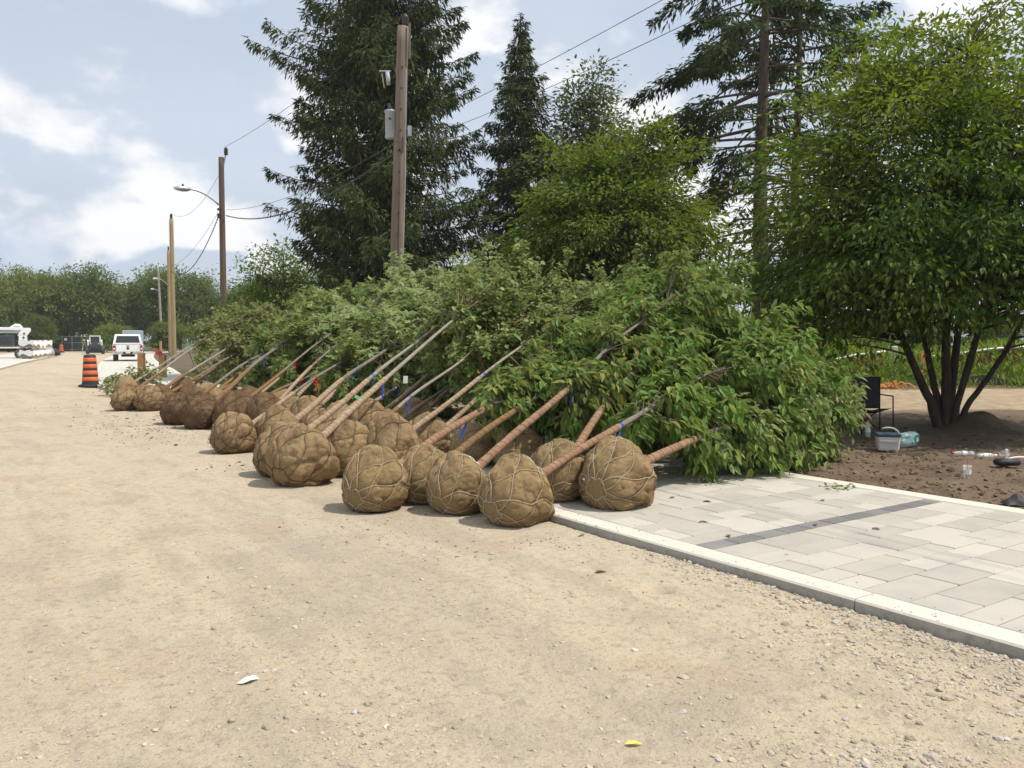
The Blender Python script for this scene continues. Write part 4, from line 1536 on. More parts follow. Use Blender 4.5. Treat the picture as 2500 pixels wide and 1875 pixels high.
# broadleaf at the left foot of the big spruce and others behind the heap
for (px, Yd, half, top, label, seed, lm) in (
        (690, 40, 2.9, 590, 'bright green tree at the left foot of the big spruce', 21, 'leaf_bright'),
        (800, 42, 3.0, 640, 'dark green tree low in front of the big spruce trunk', 22, 'leaf_back'),
        (1230, 34, 2.6, 640, 'dark leafy tree filling the gap below the small spruce', 23, 'leaf_back'),
        (1770, 27, 1.6, 560, 'thin pale leaved tree behind the tall bare conifer trunk', 24, 'leaf_e')):
    B = at(px, 830, Yd)
    B[2] = .05
    h = CAMH + (830 - top) / FPX * Yd
    ell = [((0, 0, h * .62), (half * .8, half * .8, h * .36)), ((-half * .35, 0, h * .42), (half * .75, half * .8, h * .3)), ((half * .35, 0, h * .45), (half * .7, half * .8, h * .3))]
    stems = [([(0, 0, -.1), (0, 0, h * .3), (.1, 0, h * .9)], .11, .02), ([(0, 0, h * .2), (-half * .5, 0, h * .6)], .06, .015), ([(0, 0, h * .2), (half * .5, 0, h * .6)], .06, .015)]
    nn = 90 if px == 1770 else (420 if px == 690 else 260)
    standing_tree('leafy_tree', label, B, stems, ell, nn, 42 if px != 1770 else 30, .17 if px != 1770 else .12, .36, 'small', lm, 'bark_dark', seed)


B = gp(306, 966)
standing_tree('leafy_shoots', 'low bundle of grey green leafy shoots lying behind the leftmost balls', B, [([(.9, .3, .3), (.3, .2, .45), (-.4, .1, .35)], .02, .006), ([(.9, .3, .3), (.2, .5, .7), (-.1, .5, .9)], .02, .006)],
              [((-.1, .2, .34), (.55, .5, .28)), ((.3, .4, .62), (.5, .4, .35))], 40, 26, .10, .14, 'round', 'leaf_e', 'twig', 93)


# ------------------------------------------------------------------ conifers
def conifer(name, label, base, H, Rf, z0, seed, mat='needle', gap=.33, nb=7, dens=90, tr=.22, hang=.24, sparse=None, side=None, lean=0.0, dz0=-.30, dz1=.30, bare=None, spr=.24, fmin=.10):
    r2 = np.random.default_rng(seed)
    base = np.array(base, float)
    t = thing(name, label, 'tree', base)
    n = 30
    zz = np.linspace(-.1, H, n)
    C = base + np.c_[lean * zz / H + .03 * np.sin(zz * .7), .03 * np.cos(zz * .9), zz]
    mb().tube(C, tr * (1 - .93 * np.linspace(0, 1, n)) + .06 * tr * np.exp(-zz / .5) + .012, 12).build('trunk', M['bark_conifer'], t, smooth=True)
    bm, lv = mb(), mb()
    LP, LD, LN, LS = [], [], [], []
    z = z0
    while z < H - .15:
        k = max(3, int(nb * r2.uniform(.7, 1.2)))
        a0 = r2.uniform(0, 2 * PI)
        for q in range(k):
            a = a0 + q * 2 * PI / k + r2.normal(0, .25)
            ln = Rf(z) * r2.uniform(.62, 1.12)
            if side is not None:
                ln *= side(a, z)
            if ln < .12:
                continue
            zz_ = z + r2.uniform(-.34, .34)
            o = base + np.array([lean * zz_ / H, 0, zz_])
            rd = np.array([math.cos(a), math.sin(a), 0])
            tt_ = np.linspace(0, 1, 9)
            up = dz1 * r2.uniform(.6, 1.3)
            dn = dz0 * r2.uniform(.6, 1.3)
            c = o + np.outer(tt_ * ln, rd) + np.outer(ln * (dn * tt_ + up * tt_ ** 2.6), [0, 0, 1.0])
            c[:, :2] += np.outer(np.sin(tt_ * 3) * ln * r2.normal(0, .05), [-rd[1], rd[0]])
            bm.tube(c, np.linspace(.012 + .011 * ln, .004, 9), 4, cap=False)
            dn_ = dens * (1 if sparse is None else sparse(z, a))
            m_ = int(dn_ * ln * r2.uniform(.6, 1.3))
            if m_ < 3:
                if bare and r2.uniform() < .9:
                    for _ in range(int(ln * 3)):
                        f = r2.uniform(.3, 1)
                        p = np.array([np.interp(f, tt_, c[:, x]) for x in range(3)])
                        e = p + (rd * .4 + np.array([-rd[1], rd[0], 0]) * r2.choice([-1, 1]) * .6 + np.array([0, 0, r2.uniform(-.5, .1)])) * r2.uniform(.25, .7)
                        bm.tube(np.array([p, (p + e) / 2 + [0, 0, .03], e]), [.006, .004, .002], 3, cap=False)
                continue
            f = fmin + (1.03 - fmin) * r2.uniform(0, 1, m_) ** .8
            b = np.stack([np.interp(f, tt_, c[:, x]) for x in range(3)], -1)
            lat = np.array([-rd[1], rd[0], 0])
            wid = (.06 + .22 * ln ** .5 * np.sin(np.clip(f, 0, 1) * PI * .8 + .35)) * .62
            lo = r2.normal(0, 1, m_) * wid
            hg = np.minimum(r2.exponential(hang, m_), .95) * np.clip(1.25 - f, .25, 1)
            p = b + lo[:, None] * lat - np.outer(hg, [0, 0, 1.0]) + r2.normal(0, .03, (m_, 3))
            d = rd * .45 + lat * np.sign(lo)[:, None] * .45 + np.outer(-(.25 + 2.2 * hg), [0, 0, 1.0]) + r2.normal(0, .25, (m_, 3))
            LP.append(p), LD.append(d)
            LN.append(np.array([0, 0, 1.0]) + rd * .4 + r2.normal(0, .5, (m_, 3)))
            LS.append(spr * np.clip(r2.normal(1, .3, m_), .45, 1.8))
        z += gap * r2.uniform(.75, 1.25)
    # leader tuft
    m_ = 60
    f = r2.uniform(H - 1.0, H + .1, m_)
    a = r2.uniform(0, 2 * PI, m_)
    LP.append(base + np.c_[lean + np.zeros(m_), np.zeros(m_), f])
    LD.append(np.c_[np.cos(a), np.sin(a), .3 + 0 * a])
    LN.append(np.tile([0, 0, 1.0], (m_, 1)))
    LS.append(np.full(m_, spr * .8))
    bm.build('branches', M['bark_conifer'], t, smooth=True)
    leaves(lv, 'sprig', np.concatenate(LP), np.concatenate(LD), np.concatenate(LN), np.concatenate(LS)).build('crown', M[mat], t, kind='stuff')
    return t


B = at(930, 830, 33.0)
B[2] = .05
conifer('spruce_tree', 'huge dark spruce with drooping branches behind the weathered pole', B, 18.5, lambda z: np.interp(z, [1, 3, 6, 9, 12, 15, 18.5], [3.6, 4.1, 4.2, 3.9, 3.6, 2.9, .3]), 1.4, 31, dens=150, tr=.34, spr=.23, gap=.31, hang=.36, dz0=-.24, dz1=.26,
        side=lambda a, z: 1 + (.28 if (math.cos(a) < -.75 and 10.6 < z < 12.6) else 0) - (.22 if (math.cos(a) < -.5 and 8.2 < z < 9.6) else 0), sparse=lambda z, a: (.55 + .9 * float(noise(np.array([[math.cos(a) * 1.5, math.sin(a) * 1.5, z * .45]]), 4)[0])))
B = at(1272, 830, 37.0)
B[2] = .05
conifer('spruce_tree', 'slim pointed spruce right of the huge spruce', B, 15.6, lambda z: np.interp(z, [1, 4, 8, 11, 13.5, 15.4], [3.2, 3.1, 2.4, 1.5, .75, .15]), 1.4, 32, dens=115, tr=.22, nb=7, gap=.33)


def sp3(z, a):
    if z < 7.6:
        return 0.0 if z < 5.6 or math.cos(a) > -.2 else .35
    return .25 + .9 * (z > 8) * float(noise(np.array([[math.cos(a) * 2, math.sin(a) * 2, z * .8]]), 6)[0]) + (.25 if math.cos(a) < 0 else 0)


B = at(1853, 830, 26.0)
B[2] = .05
conifer('pine_tree', 'tall conifer with thick bare trunk and drooping dead lower branches', B, 16, lambda z: np.interp(z, [1, 4, 8, 12, 16], [1.9, 3.3, 4.4, 3.9, .4]), 2.2, 33, 'needle2', gap=.52, nb=5, dens=175, tr=.30, hang=.16, fmin=.42, sparse=sp3, dz0=-.10, dz1=-.22, bare=True,
        side=lambda a, z: 1.0 if math.cos(a) < .3 else .72, spr=.22)
B = at(1937, 830, 29.5)
B[2] = .05
conifer('pine_tree', 'second bare conifer trunk showing left of the multi stemmed tree top', B, 17, lambda z: np.interp(z, [1, 5, 8, 12, 17], [1.2, 2.0, 3.4, 3.2, .4]), 3.0, 34, 'needle2', gap=.6, nb=5, dens=120, tr=.22, hang=.16, fmin=.35, sparse=lambda z, a: 0.0 if z < 10.2 else .8, dz0=-.05, dz1=.02, bare=True, spr=.24)

# ------------------------------------------------------------------ far woods: three crowns, copied and resized
protos = []
for k in range(3):
    h = 12.0
    r2 = np.random.default_rng(70 + k)
    ell = [((0, 0, 7.0), (4.6, 4.2, 4.6))] + [((r2.uniform(-3, 3), r2.uniform(-2, 1), r2.uniform(2.5, 9)), (r2.uniform(1.8, 3), r2.uniform(1.8, 3), r2.uniform(1.5, 2.8))) for _ in range(7)]
    stems = [([(0, 0, -.2), (0, 0, 4), (.3, 0, 10)], .3, .05), ([(0, 0, 3), (-2, 0, 7)], .15, .04), ([(0, 0, 3), (2, 0, 7.5)], .15, .04)]
    protos.append(standing_tree('woodland_tree', 'x', (0, 0, 0), stems, ell, 520, 52, .34, .55, 'small', 'leaf_wood', 'bark_dark', 80 + k, nbranch=.12, flat=.6, trunk_n=7))
far_trees = [   # photo x, top y, depth, width scale, label
    (-30, 640, 118, 1.05, 'grey green woodland tree at the far left edge of the photo'),
    (50, 655, 128, .95, 'woodland tree second from the left edge behind the crane truck'),
    (105, 668, 134, .85, 'woodland tree behind the wrapped paver stacks'),
    (165, 655, 122, 1.0, 'broad rounded woodland tree left of the skid loader'),
    (225, 650, 124, 1.05, 'tallest rounded woodland tree above the skid loader'),
    (275, 690, 130, .85, 'woodland tree right of the tallest rounded one'),
    (330, 690, 136, .75, 'woodland tree above the white pickup'),
    (375, 655, 128, .85, 'woodland tree behind the pair of new poles on their left'),
    (440, 655, 124, .95, 'broad woodland tree between the new poles and the brown pole'),
    (505, 665, 128, .8, 'woodland tree just left of the brown pole'),
    (570, 715, 128, .8, 'low woodland tree right of the brown pole'),
    (630, 690, 110, .8, 'woodland tree showing left of the bright green tree'),
    (20, 790, 112, .55, 'low bush in front of the woods behind the crane truck'),
    (90, 770, 114, .55, 'low bush in front of the woods behind the paver stacks'),
    (285, 790, 112, .5, 'low bush left of the white pickup cab'),
    (420, 780, 100, .5, 'low bright bush beside the new poles'),
    (-80, 690, 112, 1.0, 'woodland tree cut off by the left frame edge'),
]
for i, (px, top, Yd, sc, lab) in enumerate(far_trees):
    o = protos[i % 3] if i < 3 else copy_tree(protos[i % 3])
    h = CAMH + (830 - top) / FPX * Yd
    p = at(px, 830, Yd)
    o.location = (p[0], p[1], -.05)
    o.scale = (sc, sc, h / 11.4)
    o.rotation_euler = (0, 0, (i * 2.1) % 6.28)
    tag(o, lab, 'tree', 'woodland trees across the far end of the road')
# trees across the right background, seen through gaps
for i, (px, top, Yd, sc, lab) in enumerate([
        (1960, 770, 55, .35, 'low bush at the edge of the lake behind the bare conifer'),
        (2040, 790, 46, .34, 'dark shrub behind the red snow fence on its left'),
        (2130, 760, 50, .36, 'dark shrub behind the red snow fence in the middle'),
        (2260, 770, 52, .36, 'shrub behind the multi stemmed tree trunks'),
        (2420, 760, 50, .40, 'shrub behind the weeds at the right frame edge'),
        (1080, 700, 60, .6, 'tree seen low through the gap right of the weathered pole'),
        (880, 690, 58, .6, 'tree seen low behind the huge spruce trunk')]):
    o = copy_tree(protos[i % 3])
    h = CAMH + (830 - top) / FPX * Yd
    p = at(px, 830, Yd)
    o.location = (p[0], p[1], 0)
    o.scale = (sc, sc, h / 11.4)
    o.rotation_euler = (0, 0, 1 + i * 1.7)
    tag(o, lab, 'tree', 'shrubs and trees along the lake side')

# ------------------------------------------------------------------ weeds on the right
n = 34000
P = np.c_[rng.uniform(7.5, 34, n), rng.uniform(28.6, 44, n)]
hh = .45 + 1.35 * fbm(P * .5, 3, 51) * sstep(P[:, 1], 28.3, 30.2) + .1
f = rng.uniform(0.05, 1, n)
pos = np.c_[P, .03 + hh * f]
d = np.c_[rng.normal(0, .7, n), rng.normal(0, .7, n), rng.uniform(.3, 1.3, n)]
m = mb()
leaves(m, 'sprig', pos, d, rng.normal(0, 1, (n, 3)), rng.uniform(.18, .38, n))
tag(m.build('weeds', M['weed'], kind='stuff'), 'tall green weeds and goldenrod beyond the dirt track', 'weeds')
n = 900
P = np.c_[rng.uniform(7, 26, n), 27.2 + rng.exponential(.8, n)]
m = mb()
leaves(m, 'blade', np.c_[P, np.full(n, .04)], np.c_[rng.normal(0, .4, n), rng.normal(0, .4, n), np.ones(n)], rng.normal(0, 1, (n, 3)), rng.uniform(.15, .45, n))
tag(m.build('grass_tufts', M['weed'], kind='stuff'), 'sparse grass tufts along the dirt track edge', 'grass')

# ------------------------------------------------------------------ utility poles
def pole(label, px_b, px_t, ytop, Yd, r0, r1, mat, name='utility_pole'):
    Bp = at(px_b, 830, Yd)
    Bp[2] = 0
    Tp = at(px_t, ytop, Yd)
    t = thing(name, label, 'pole', (Bp[0], Bp[1], 0), 'utility poles beside the road')
    f = np.linspace(-.02, 1, 24)[:, None]
    C = Bp + f * (Tp - Bp)
    rr = np.random.default_rng(int(px_b))
    nn = 16
    th = np.arange(nn) * 2 * PI / nn
    mod = 1 + .05 * (noise(np.stack([np.cos(th) * 3 + 0 * f, np.sin(th) * 3 + 0 * f, f * 2 + 0 * th], -1), 3) - .5)
    mb().tube(C, r0 + (r1 - r0) * f[:, 0], nn, mod=mod).build('shaft', M[mat], t, smooth=True)
    return t, Bp, Tp


def insulator(t, p, h=.3, r=.06):
    prof = [(.02, 0), (r, .02), (r * .7, h * .25), (r, h * .35), (r * .7, h * .55), (r, h * .62), (r * .6, h * .85), (.02, h)]
    mb().lathe(prof, p, 10).build('insulator', M['insul'], t, smooth=True)


def lamp_arm(t, a, tip):
    a, tip = np.array(a, float), np.array(tip, float)
    m1 = a + (tip - a) * .55 + np.array([0, 0, .32 * abs(tip[2] - a[2]) + .05])
    c = curve(a, tip, np.array([m1[0], m1[1], tip[2] + .05]), 12)
    arm = mb().tube(c, .045, 8).build('lamp_arm', M['galv'], t, smooth=True)
    d = unit(tip - c[-2])
    hd = mb()
    hd.tube([tip - d * .05, tip + d * .10, tip + d * .35, tip + d * .62, tip + d * .74], [.06, .12, .14, .10, .03], 10)
    hd.build('lamp_head', M['galv'], t, smooth=True)
    mb().lathe([(.0, .12), (.05, .12), (.05, .22), (.0, .22)], tip + d * .3, 8).build('photocell', M['black'], t)


T1, B1, P1 = pole('weathered grey pole with transformer in front of the huge spruce', 958, 984, 66, 22.0, .185, .145, 'pole_old')
T2, B2, P2 = pole('brown pole carrying a curved street lamp arm', 547, 540, 384, 42.0, .17, .13, 'pole_brown')
T3, B3, P3 = pole('nearer of the two new tan poles', 424, 418, 535, 62.0, .18, .145, 'pole_new')
T4, B4, P4 = pole('slimmer tan pole just left of the nearer new one', 415, 411, 612, 84.0, .17, .13, 'pole_new')
T5, B5, P5 = pole('pale grey pole with a lamp farthest down the road', 396, 386, 655, 108.0, .17, .12, 'pole_grey')
# pole 1 fittings
mb().box(at(1000, 100, 21.88), (.05, .04, .9)).build('side_strap', M['pole_old'], T1)
insulator(T1, P1 + np.array([.06, 0, .02]), .32, .09)
x = at(954, 305, 22.0)
tr_ = mb().lathe([(.0, -.36), (.13, -.36), (.145, -.34), (.145, .30), (.16, .31), (.16, .35), (.12, .38), (.0, .39)], x, 20).build('transformer', M['grey_paint'], T1, smooth=True)
mb().box(x + np.array([0, -.155, .12]), (.07, .02, .05)).build('terminal', M['insul'], tr_)
for zz in (-.2, .22):
    mb().box(x + np.array([.16, 0, zz]), (.25, .10, .05)).build('bracket', M['galv'], tr_)
mb().tube([x + [0, -.1, .39], x + [-.03, -.1, .52]], [.05, .035], 8).build('bushing', M['insul'], tr_)
x = at(942, 190, 21.9)
co = mb().tube([x + [.04, 0, .15], x + [.07, 0, -.18]], .055, 10).build('fuse_cutout', M['grey_paint'], T1, smooth=True)
mb().tube([x + [-.10, 0, .10], x + [-.04, 0, -.25]], .016, 6).build('fuse_tube', M['stake'], co)
mb().box(x + np.array([-.02, 0, .17]), (.30, .05, .03)).build('arm', M['galv'], co)
mb().box(at(1000, 320, 21.8), (.09, .09, .26)).build('service_bracket', M['grey_paint'], T1)
mb().tube([at(992, 170, 21.8), at(990, 420, 21.8), at(984, 640, 21.8)], .012, 5).build('ground_wire', M['galv'], T1)
for k in range(9):
    q = B1 + (P1 - B1) * (.45 + .055 * k)
    mb().box(q + np.array([.03, -.16, 0]), (.035, .05, .035)).build('bolt', M['insul'], T1)
# pole 2 fittings
insulator(T2, P2 + np.array([.24, 0, .10]), .42, .11)
mb().tube([P2 + [.1, 0, -.5], P2 + [.22, 0, .12]], .03, 6).build('insulator_arm', M['galv'], T2)
lamp_arm(T2, at(534, 500, 41.9), at(462, 462, 41.0))
for yy in (511, 524, 530):
    mb().lathe([(.02, -.06), (.06, -.05), (.06, .05), (.02, .06)], at(533, yy, 41.8), 8).build('spool', M['insul'], T2)
insulator(T3, P3 + np.array([0, 0, .02]), .40, .11)
insulator(T4, P4 + np.array([0, 0, .02]), .45, .09)
lamp_arm(T4, at(410, 697, 83.8), at(386, 681, 82.5))
lamp_arm(T5, at(391, 715, 107.8), at(376, 706, 106.5))


def wire(label, a, b, sag, r=.008, twist=False):
    a, b = np.array(a, float), np.array(b, float)
    f = np.linspace(0, 1, 60)[:, None]
    C = a + (b - a) * f
    C[:, 2] -= (4 * sag * f * (1 - f))[:, 0]
    m = mb()
    if twist:
        f2 = np.linspace(0, 1, 240)
        C2 = np.stack([np.interp(f2, f[:, 0], C[:, k]) for k in range(3)], -1)
        for ph in (0, PI):
            m.tube(C2 + r * 1.1 * np.c_[np.cos(f2 * 180 + ph), 0 * f2, np.sin(f2 * 180 + ph)], r, 4, cap=False)
    else:
        m.tube(C, r, 5)
    o = m.build('overhead_wire', M['wire'])
    return tag(o, label, 'wire', 'overhead wires between the poles')


P0 = np.array([8.8, 1.6, 0])
t1, t2, t3 = P1 + [.06, 0, .34], P2 + [.27, 0, .55], P3 + [0, 0, .42]
wire('top wire from the weathered pole to the brown pole', t1, t2, .25, .009)
wire('top wire from the brown pole to the nearer new pole', P2 + [-.15, 0, -.9], t3, .9, .009)
wire('thin wire from the brown pole lamp level to the weathered pole', at(552, 512, 41.9), at(970, 345, 21.8), .45, .009)
wire('thick twisted cable from the brown pole to the weathered pole', at(552, 526, 41.9), at(975, 365, 21.8), .75, .016, True)
wire('thin wire running down from the brown pole to the new poles', at(533, 518, 41.8), at(418, 650, 62), .5, .009)
wire('twisted cable drooping from the brown pole towards the new poles', at(533, 530, 41.8), at(418, 662, 62), 1.2, .016, True)
wire('upper wire from the weathered pole climbing to the right', at(1004, 318, 21.8), P0 + [0, 0, 7.15], .25, .006)
wire('lower wire from the weathered pole climbing to the right', at(992, 352, 21.8), P0 + [0, 0, 6.75], .45, .006)
wire('topmost wire from the weathered pole running right out of view', t1, P0 + [0, 0, 10.2], .3, .005)

# ------------------------------------------------------------------ barrels
def barrel(label, px, py):
    p = gp(px, py)
    t = thing('traffic_barrel', label, 'traffic barrel', (p[0], p[1], 0), 'orange and black traffic barrels')
    prof = lambda z: .265 - .075 * (z - .09) / 1.0
    mb().lathe([(0, .05), (.27, .05)] + [(prof(z), z) for z in (.09, .25, .45, .65, .85, 1.05)] + [(.17, 1.09), (.08, 1.10), (0, 1.10)], p, 24).build('body', M['barrel_black'], t, smooth=True)
    for z in (.27, .49, .71, .93):
        mb().lathe([(prof(z - .065), z - .065), (prof(z - .06) + .005, z - .06), (prof(z + .06) + .005, z + .06), (prof(z + .065), z + .065)], p, 24).build('orange_band', M['orange'], t, smooth=True)
    b = mb()
    b.lathe([(.0, .004), (.39, .004), (.40, .03), (.38, .07), (.29, .09), (.28, .12), (.0, .12)], p, 8)
    b.build('base', M['black'], t)
    return t


barrel('orange and black banded traffic barrel standing on the road left of the kerb', 221, 944)
barrel('distant orange and black barrel near the far gate', 150, 861)

# ------------------------------------------------------------------ pickup
def wheel(parent, c, r, w, axis=0, rim='chrome', tyre='tyre'):
    k = mb().lathe([(r * .58, -w / 2), (r * .93, -w / 2), (r, -w * .35), (r, w * .35), (r * .93, w / 2), (r * .58, w / 2)], c, 20, axis=axis).build('wheel', M[tyre], parent, smooth=True)
    mb().lathe([(0, -w * .40), (r * .2, -w * .46), (r * .3, -w * .3), (r * .60, -w * .42), (r * .60, w * .42), (r * .3, w * .3), (r * .2, w * .46), (0, w * .40)], c, 14, axis=axis).build('rim', M[rim], k, smooth=True)
    return k


pk = thing('pickup_truck', 'white pickup seen from behind on the concrete walkway', 'pickup truck')
body = mb()
lower = [(0, .62), (0, 1.18), (.06, 1.24), (3.7, 1.24), (5.3, 1.16), (5.55, .95), (5.6, .55), (4.9, .50), (1.0, .50), (.1, .50)]
body.prism(lower, -1.0, 1.0)
body.build('body', M['white'], pk)
cabp = mb()
cp = [(2.0, 1.24), (2.12, 1.90), (2.3, 1.96), (3.3, 1.94), (3.95, 1.28), (3.95, 1.24)]
n = len(cp)
V = np.array([[sx * (.94 if z < 1.5 else .80), y, z] for sx in (-1, 1) for (y, z) in cp])
k = np.arange(n)
cabp.add(np.concatenate([V, [[-.9, 2.9, 1.5], [.9, 2.9, 1.5]]]), np.stack([k, (k + 1) % n, (k + 1) % n + n, k + n], -1), [[2 * n, (q + 1) % n, q] for q in range(n)] + [[2 * n + 1, q + n, (q + 1) % n + n] for q in range(n)])
cabp.build('cab', M['white'], pk)
# canopy over the bed with its dark rear window
cap_ = [(-.02, 1.25), (.14, 1.88), (.3, 1.93), (1.98, 1.95), (1.98, 1.25)]
n = len(cap_)
V = np.array([[sx * (.97 if z < 1.5 else .84), y, z] for sx in (-1, 1) for (y, z) in cap_])
k = np.arange(n)
cn = mb().add(np.concatenate([V, [[-.9, 1, 1.5], [.9, 1, 1.5]]]), np.stack([k, (k + 1) % n, (k + 1) % n + n, k + n], -1), [[2 * n, (q + 1) % n, q] for q in range(n)] + [[2 * n + 1, q + n, (q + 1) % n + n] for q in range(n)]).build('canopy', M['white'], pk)
mb().add([[-.80, -.012, 1.34], [.80, -.012, 1.34], [.70, .112, 1.82], [-.70, .112, 1.82], [-.80, .0, 1.34], [.80, .0, 1.34], [.70, .124, 1.82], [-.70, .124, 1.82]],
         [[0, 1, 2, 3], [7, 6, 5, 4], [0, 4, 5, 1], [2, 6, 7, 3], [0, 3, 7, 4], [1, 5, 6, 2]]).build('rear_window', M['glass'], cn)
tg = mb().box((0, -.02, .93), (1.54, .05, .52), b=.015).build('tailgate', M['white'], pk)
mb().box((0, -.05, 1.10), (.20, .02, .07), b=.008).build('handle', M['black'], tg)
mb().lathe([(0, -.058), (.09, -.055), (.10, -.045)], (0, 0, .93), 14, axis=1).build('badge', M['charcoal'], tg)
for sx in (-1, 1):
    tl = mb().box((sx * .89, -.02, .95), (.16, .06, .40), b=.015).build('tail_light', M['red_lens'], pk)
    mb().box((sx * .89, -.053, .90), (.10, .01, .10)).build('reverse_lens', M['white'], tl)
    mb().box((sx * 1.14, 3.2, 1.32), (.20, .10, .26), b=.03).build('mirror', M['black'], pk)
    for y in (.95, 4.6):
        wheel(pk, (sx * .86, y, .40), .40, .27)
    mb().box((sx * .62, -.12, .62), (.62, .12, .17), b=.03).build('bumper_end', M['chrome'], pk)
mb().box((0, -.10, .60), (.66, .10, .15), b=.02).build('bumper_step', M['black'], pk)
mb().box((0, -.155, .63), (.30, .015, .14), b=.004).build('licence_plate', M['white_dirty'], pk)
mb().box((0, -.06, .42), (.14, .3, .10)).build('tow_hitch', M['black'], pk)
mb().box((0, 1.6, .42), (.9, 2.6, .20)).build('chassis', M['black'], pk)
p = gp(313, 882, ZT)
pk.location = p
pk.rotation_euler = (0, 0, math.atan2(-p[0], p[1]) - .01)

# pale blue box truck beyond the pickup
vn = thing('box_truck', 'pale blue box truck roof showing beyond the pickup', 'truck')
mb().box((0, 3.2, 1.75), (2.1, 3.6, 1.7), b=.06).build('cargo_box', M['blue_van'], vn)
mb().prism([(5.05, .6), (5.05, 2.1), (5.8, 2.1), (6.5, 1.45), (6.9, 1.3), (6.95, .6)], -.98, .98).build('cab', M['white'], vn)
mb().box((0, 3.9, .72), (1.2, 5.6, .2)).build('chassis', M['black'], vn)
for sx in (-1, 1):
    for y in (2.4, 6.0):
        wheel(vn, (sx * .85, y, .42), .42, .3)
p = at(322, 830, 92.0)
vn.location = (p[0], p[1], ZT)
vn.rotation_euler = (0, 0, math.atan2(-p[0], p[1]) - .04)

# ------------------------------------------------------------------ skid loader
sk = thing('skid_loader', 'white and charcoal skid loader parked facing away on the road', 'skid loader')
mb().box((0, .95, .72), (1.16, 1.7, .66), b=.05).build('chassis', M['charcoal'], sk)
dr = mb().box((0, .05, .88), (1.14, .14, .86), b=.04).build('rear_door', M['charcoal'], sk)
for sx in (-1, 1):
    mb().box((sx * .42, -.03, 1.16), (.14, .03, .10), b=.01).build('tail_light', M['white_dirty'], dr)
mb().box((0, -.03, .62), (.80, .02, .22), b=.01).build('grille', M['black'], dr)
mb().box((0, .06, .36), (1.2, .16, .14), b=.03).build('bumper', M['black'], sk)
cab = mb()
for sx in (-1, 1):
    cab.box((sx * .52, .55, 1.62), (.12, .12, .82), b=.02)
    cab.box((sx * .50, 1.65, 1.55), (.09, .09, .95), b=.02)
cab.box((0, 1.1, 2.04), (1.18, 1.35, .09), b=.03)
cab.build('cab_frame', M['white'], sk)
mb().box((0, .58, 1.66), (.92, .02, .66)).build('rear_window', M['glass'], sk)
for sx in (-1, 1):
    mb().prism([(.1, .95), (.0, 1.45), (.25, 1.62), (.6, 1.5), (2.5, .85), (2.6, .35), (2.45, .35), (2.2, .75), (.6, 1.25)], sx * .70 - .07, sx * .70 + .07).build('lift_arm', M['white'], sk)
    for y in (.42, 1.55):
        wheel(sk, (sx * .80, y, .42), .42, .30, rim='white_dirty')
mb().prism([(2.5, .1), (2.6, .65), (2.75, .65), (3.3, .12), (3.3, .06)], -.9, .9).build('bucket', M['charcoal'], sk)
p = gp(232, 864)
sk.location = p
sk.rotation_euler = (0, 0, math.atan2(-p[0], p[1]) - .05)

# ------------------------------------------------------------------ left verge: slab, crane truck, paver pallets
A0, A1, A2, A3 = gp(-160, 925, .08), gp(0, 898, .08), gp(50, 884.5, .08), gp(128, 869, .08)
PL = np.array([A0[:2], A1[:2], A2[:2], A3[:2], gp(150, 863, .08)[:2]])
PN = np.array([[-.86, .5]] * 5)
strip(0, 4, 0, 9.0, -.1, .09, 'roadside_slab', M['concrete'], None, P=PL, N_=PN)['kind'] = 'structure'
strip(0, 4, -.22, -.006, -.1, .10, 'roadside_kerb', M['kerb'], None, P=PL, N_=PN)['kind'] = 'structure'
FK = np.array([[-80, 126.0], [-62, 123.5], [-50, 122.0], [-42, 121.0]])
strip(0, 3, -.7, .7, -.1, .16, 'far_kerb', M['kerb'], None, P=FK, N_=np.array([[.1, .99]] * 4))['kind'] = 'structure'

ct = thing('crane_truck', 'white crane truck cut off by the left frame edge', 'truck')
# local x to the right (rear end at x = 0, body runs to -x)
mb().box((-3.0, 0, 1.12), (6.0, 2.3, .14), b=.02).build('flatbed', M['white_dirty'], ct)
mb().box((-3.0, 0, .88), (6.0, .9, .30)).build('chassis', M['black'], ct)
cr = mb()
cr.prism([(-.28, 1.19), (-.28, 2.15), (-.2, 2.3), (.2, 2.3), (.28, 2.15), (.28, 1.19)], -.95, -.30)
crane = cr.build('crane_column', M['white'], ct)
for zz in (1.45, 1.8, 2.1):
    mb().lathe([(0, -.31), (.10, -.31), (.10, -.29)], (-.55, 0, zz), 12, axis=1).build('lightening_hole', M['black'], crane)
V = []
kn = [(-1.05, 2.28), (-.62, 3.05), (-.02, 3.05), (0.02, 2.75), (-.32, 2.28)]
m = mb()
n = len(kn)
V = np.array([[x, sy * .26, z] for sy in (-1, 1) for (x, z) in kn])
k = np.arange(n)
m.add(np.concatenate([V, [[-.4, -.26, 2.6], [-.4, .26, 2.6]]]), np.stack([k, (k + 1) % n, (k + 1) % n + n, k + n], -1), [[2 * n, (q + 1) % n, q] for q in range(n)] + [[2 * n + 1, q + n, (q + 1) % n + n] for q in range(n)])
kn_ = m.build('knuckle', M['white'], ct)
mb().lathe([(0, -.29), (.09, -.29), (.09, -.27)], (-.5, 0, 2.48), 12, axis=1).build('pivot', M['black'], kn_)
mb().box((-2.3, 0, 2.95), (3.4, .34, .30), b=.03).build('boom', M['white'], ct)
mb().box((-2.2, 0, 2.62), (2.9, .24, .22), b=.03).build('lower_boom', M['galv'], ct)
mb().tube([(-.9, -.1, 2.78), (-2.2, -.1, 2.80)], .06, 8).build('ram', M['chrome'], ct)
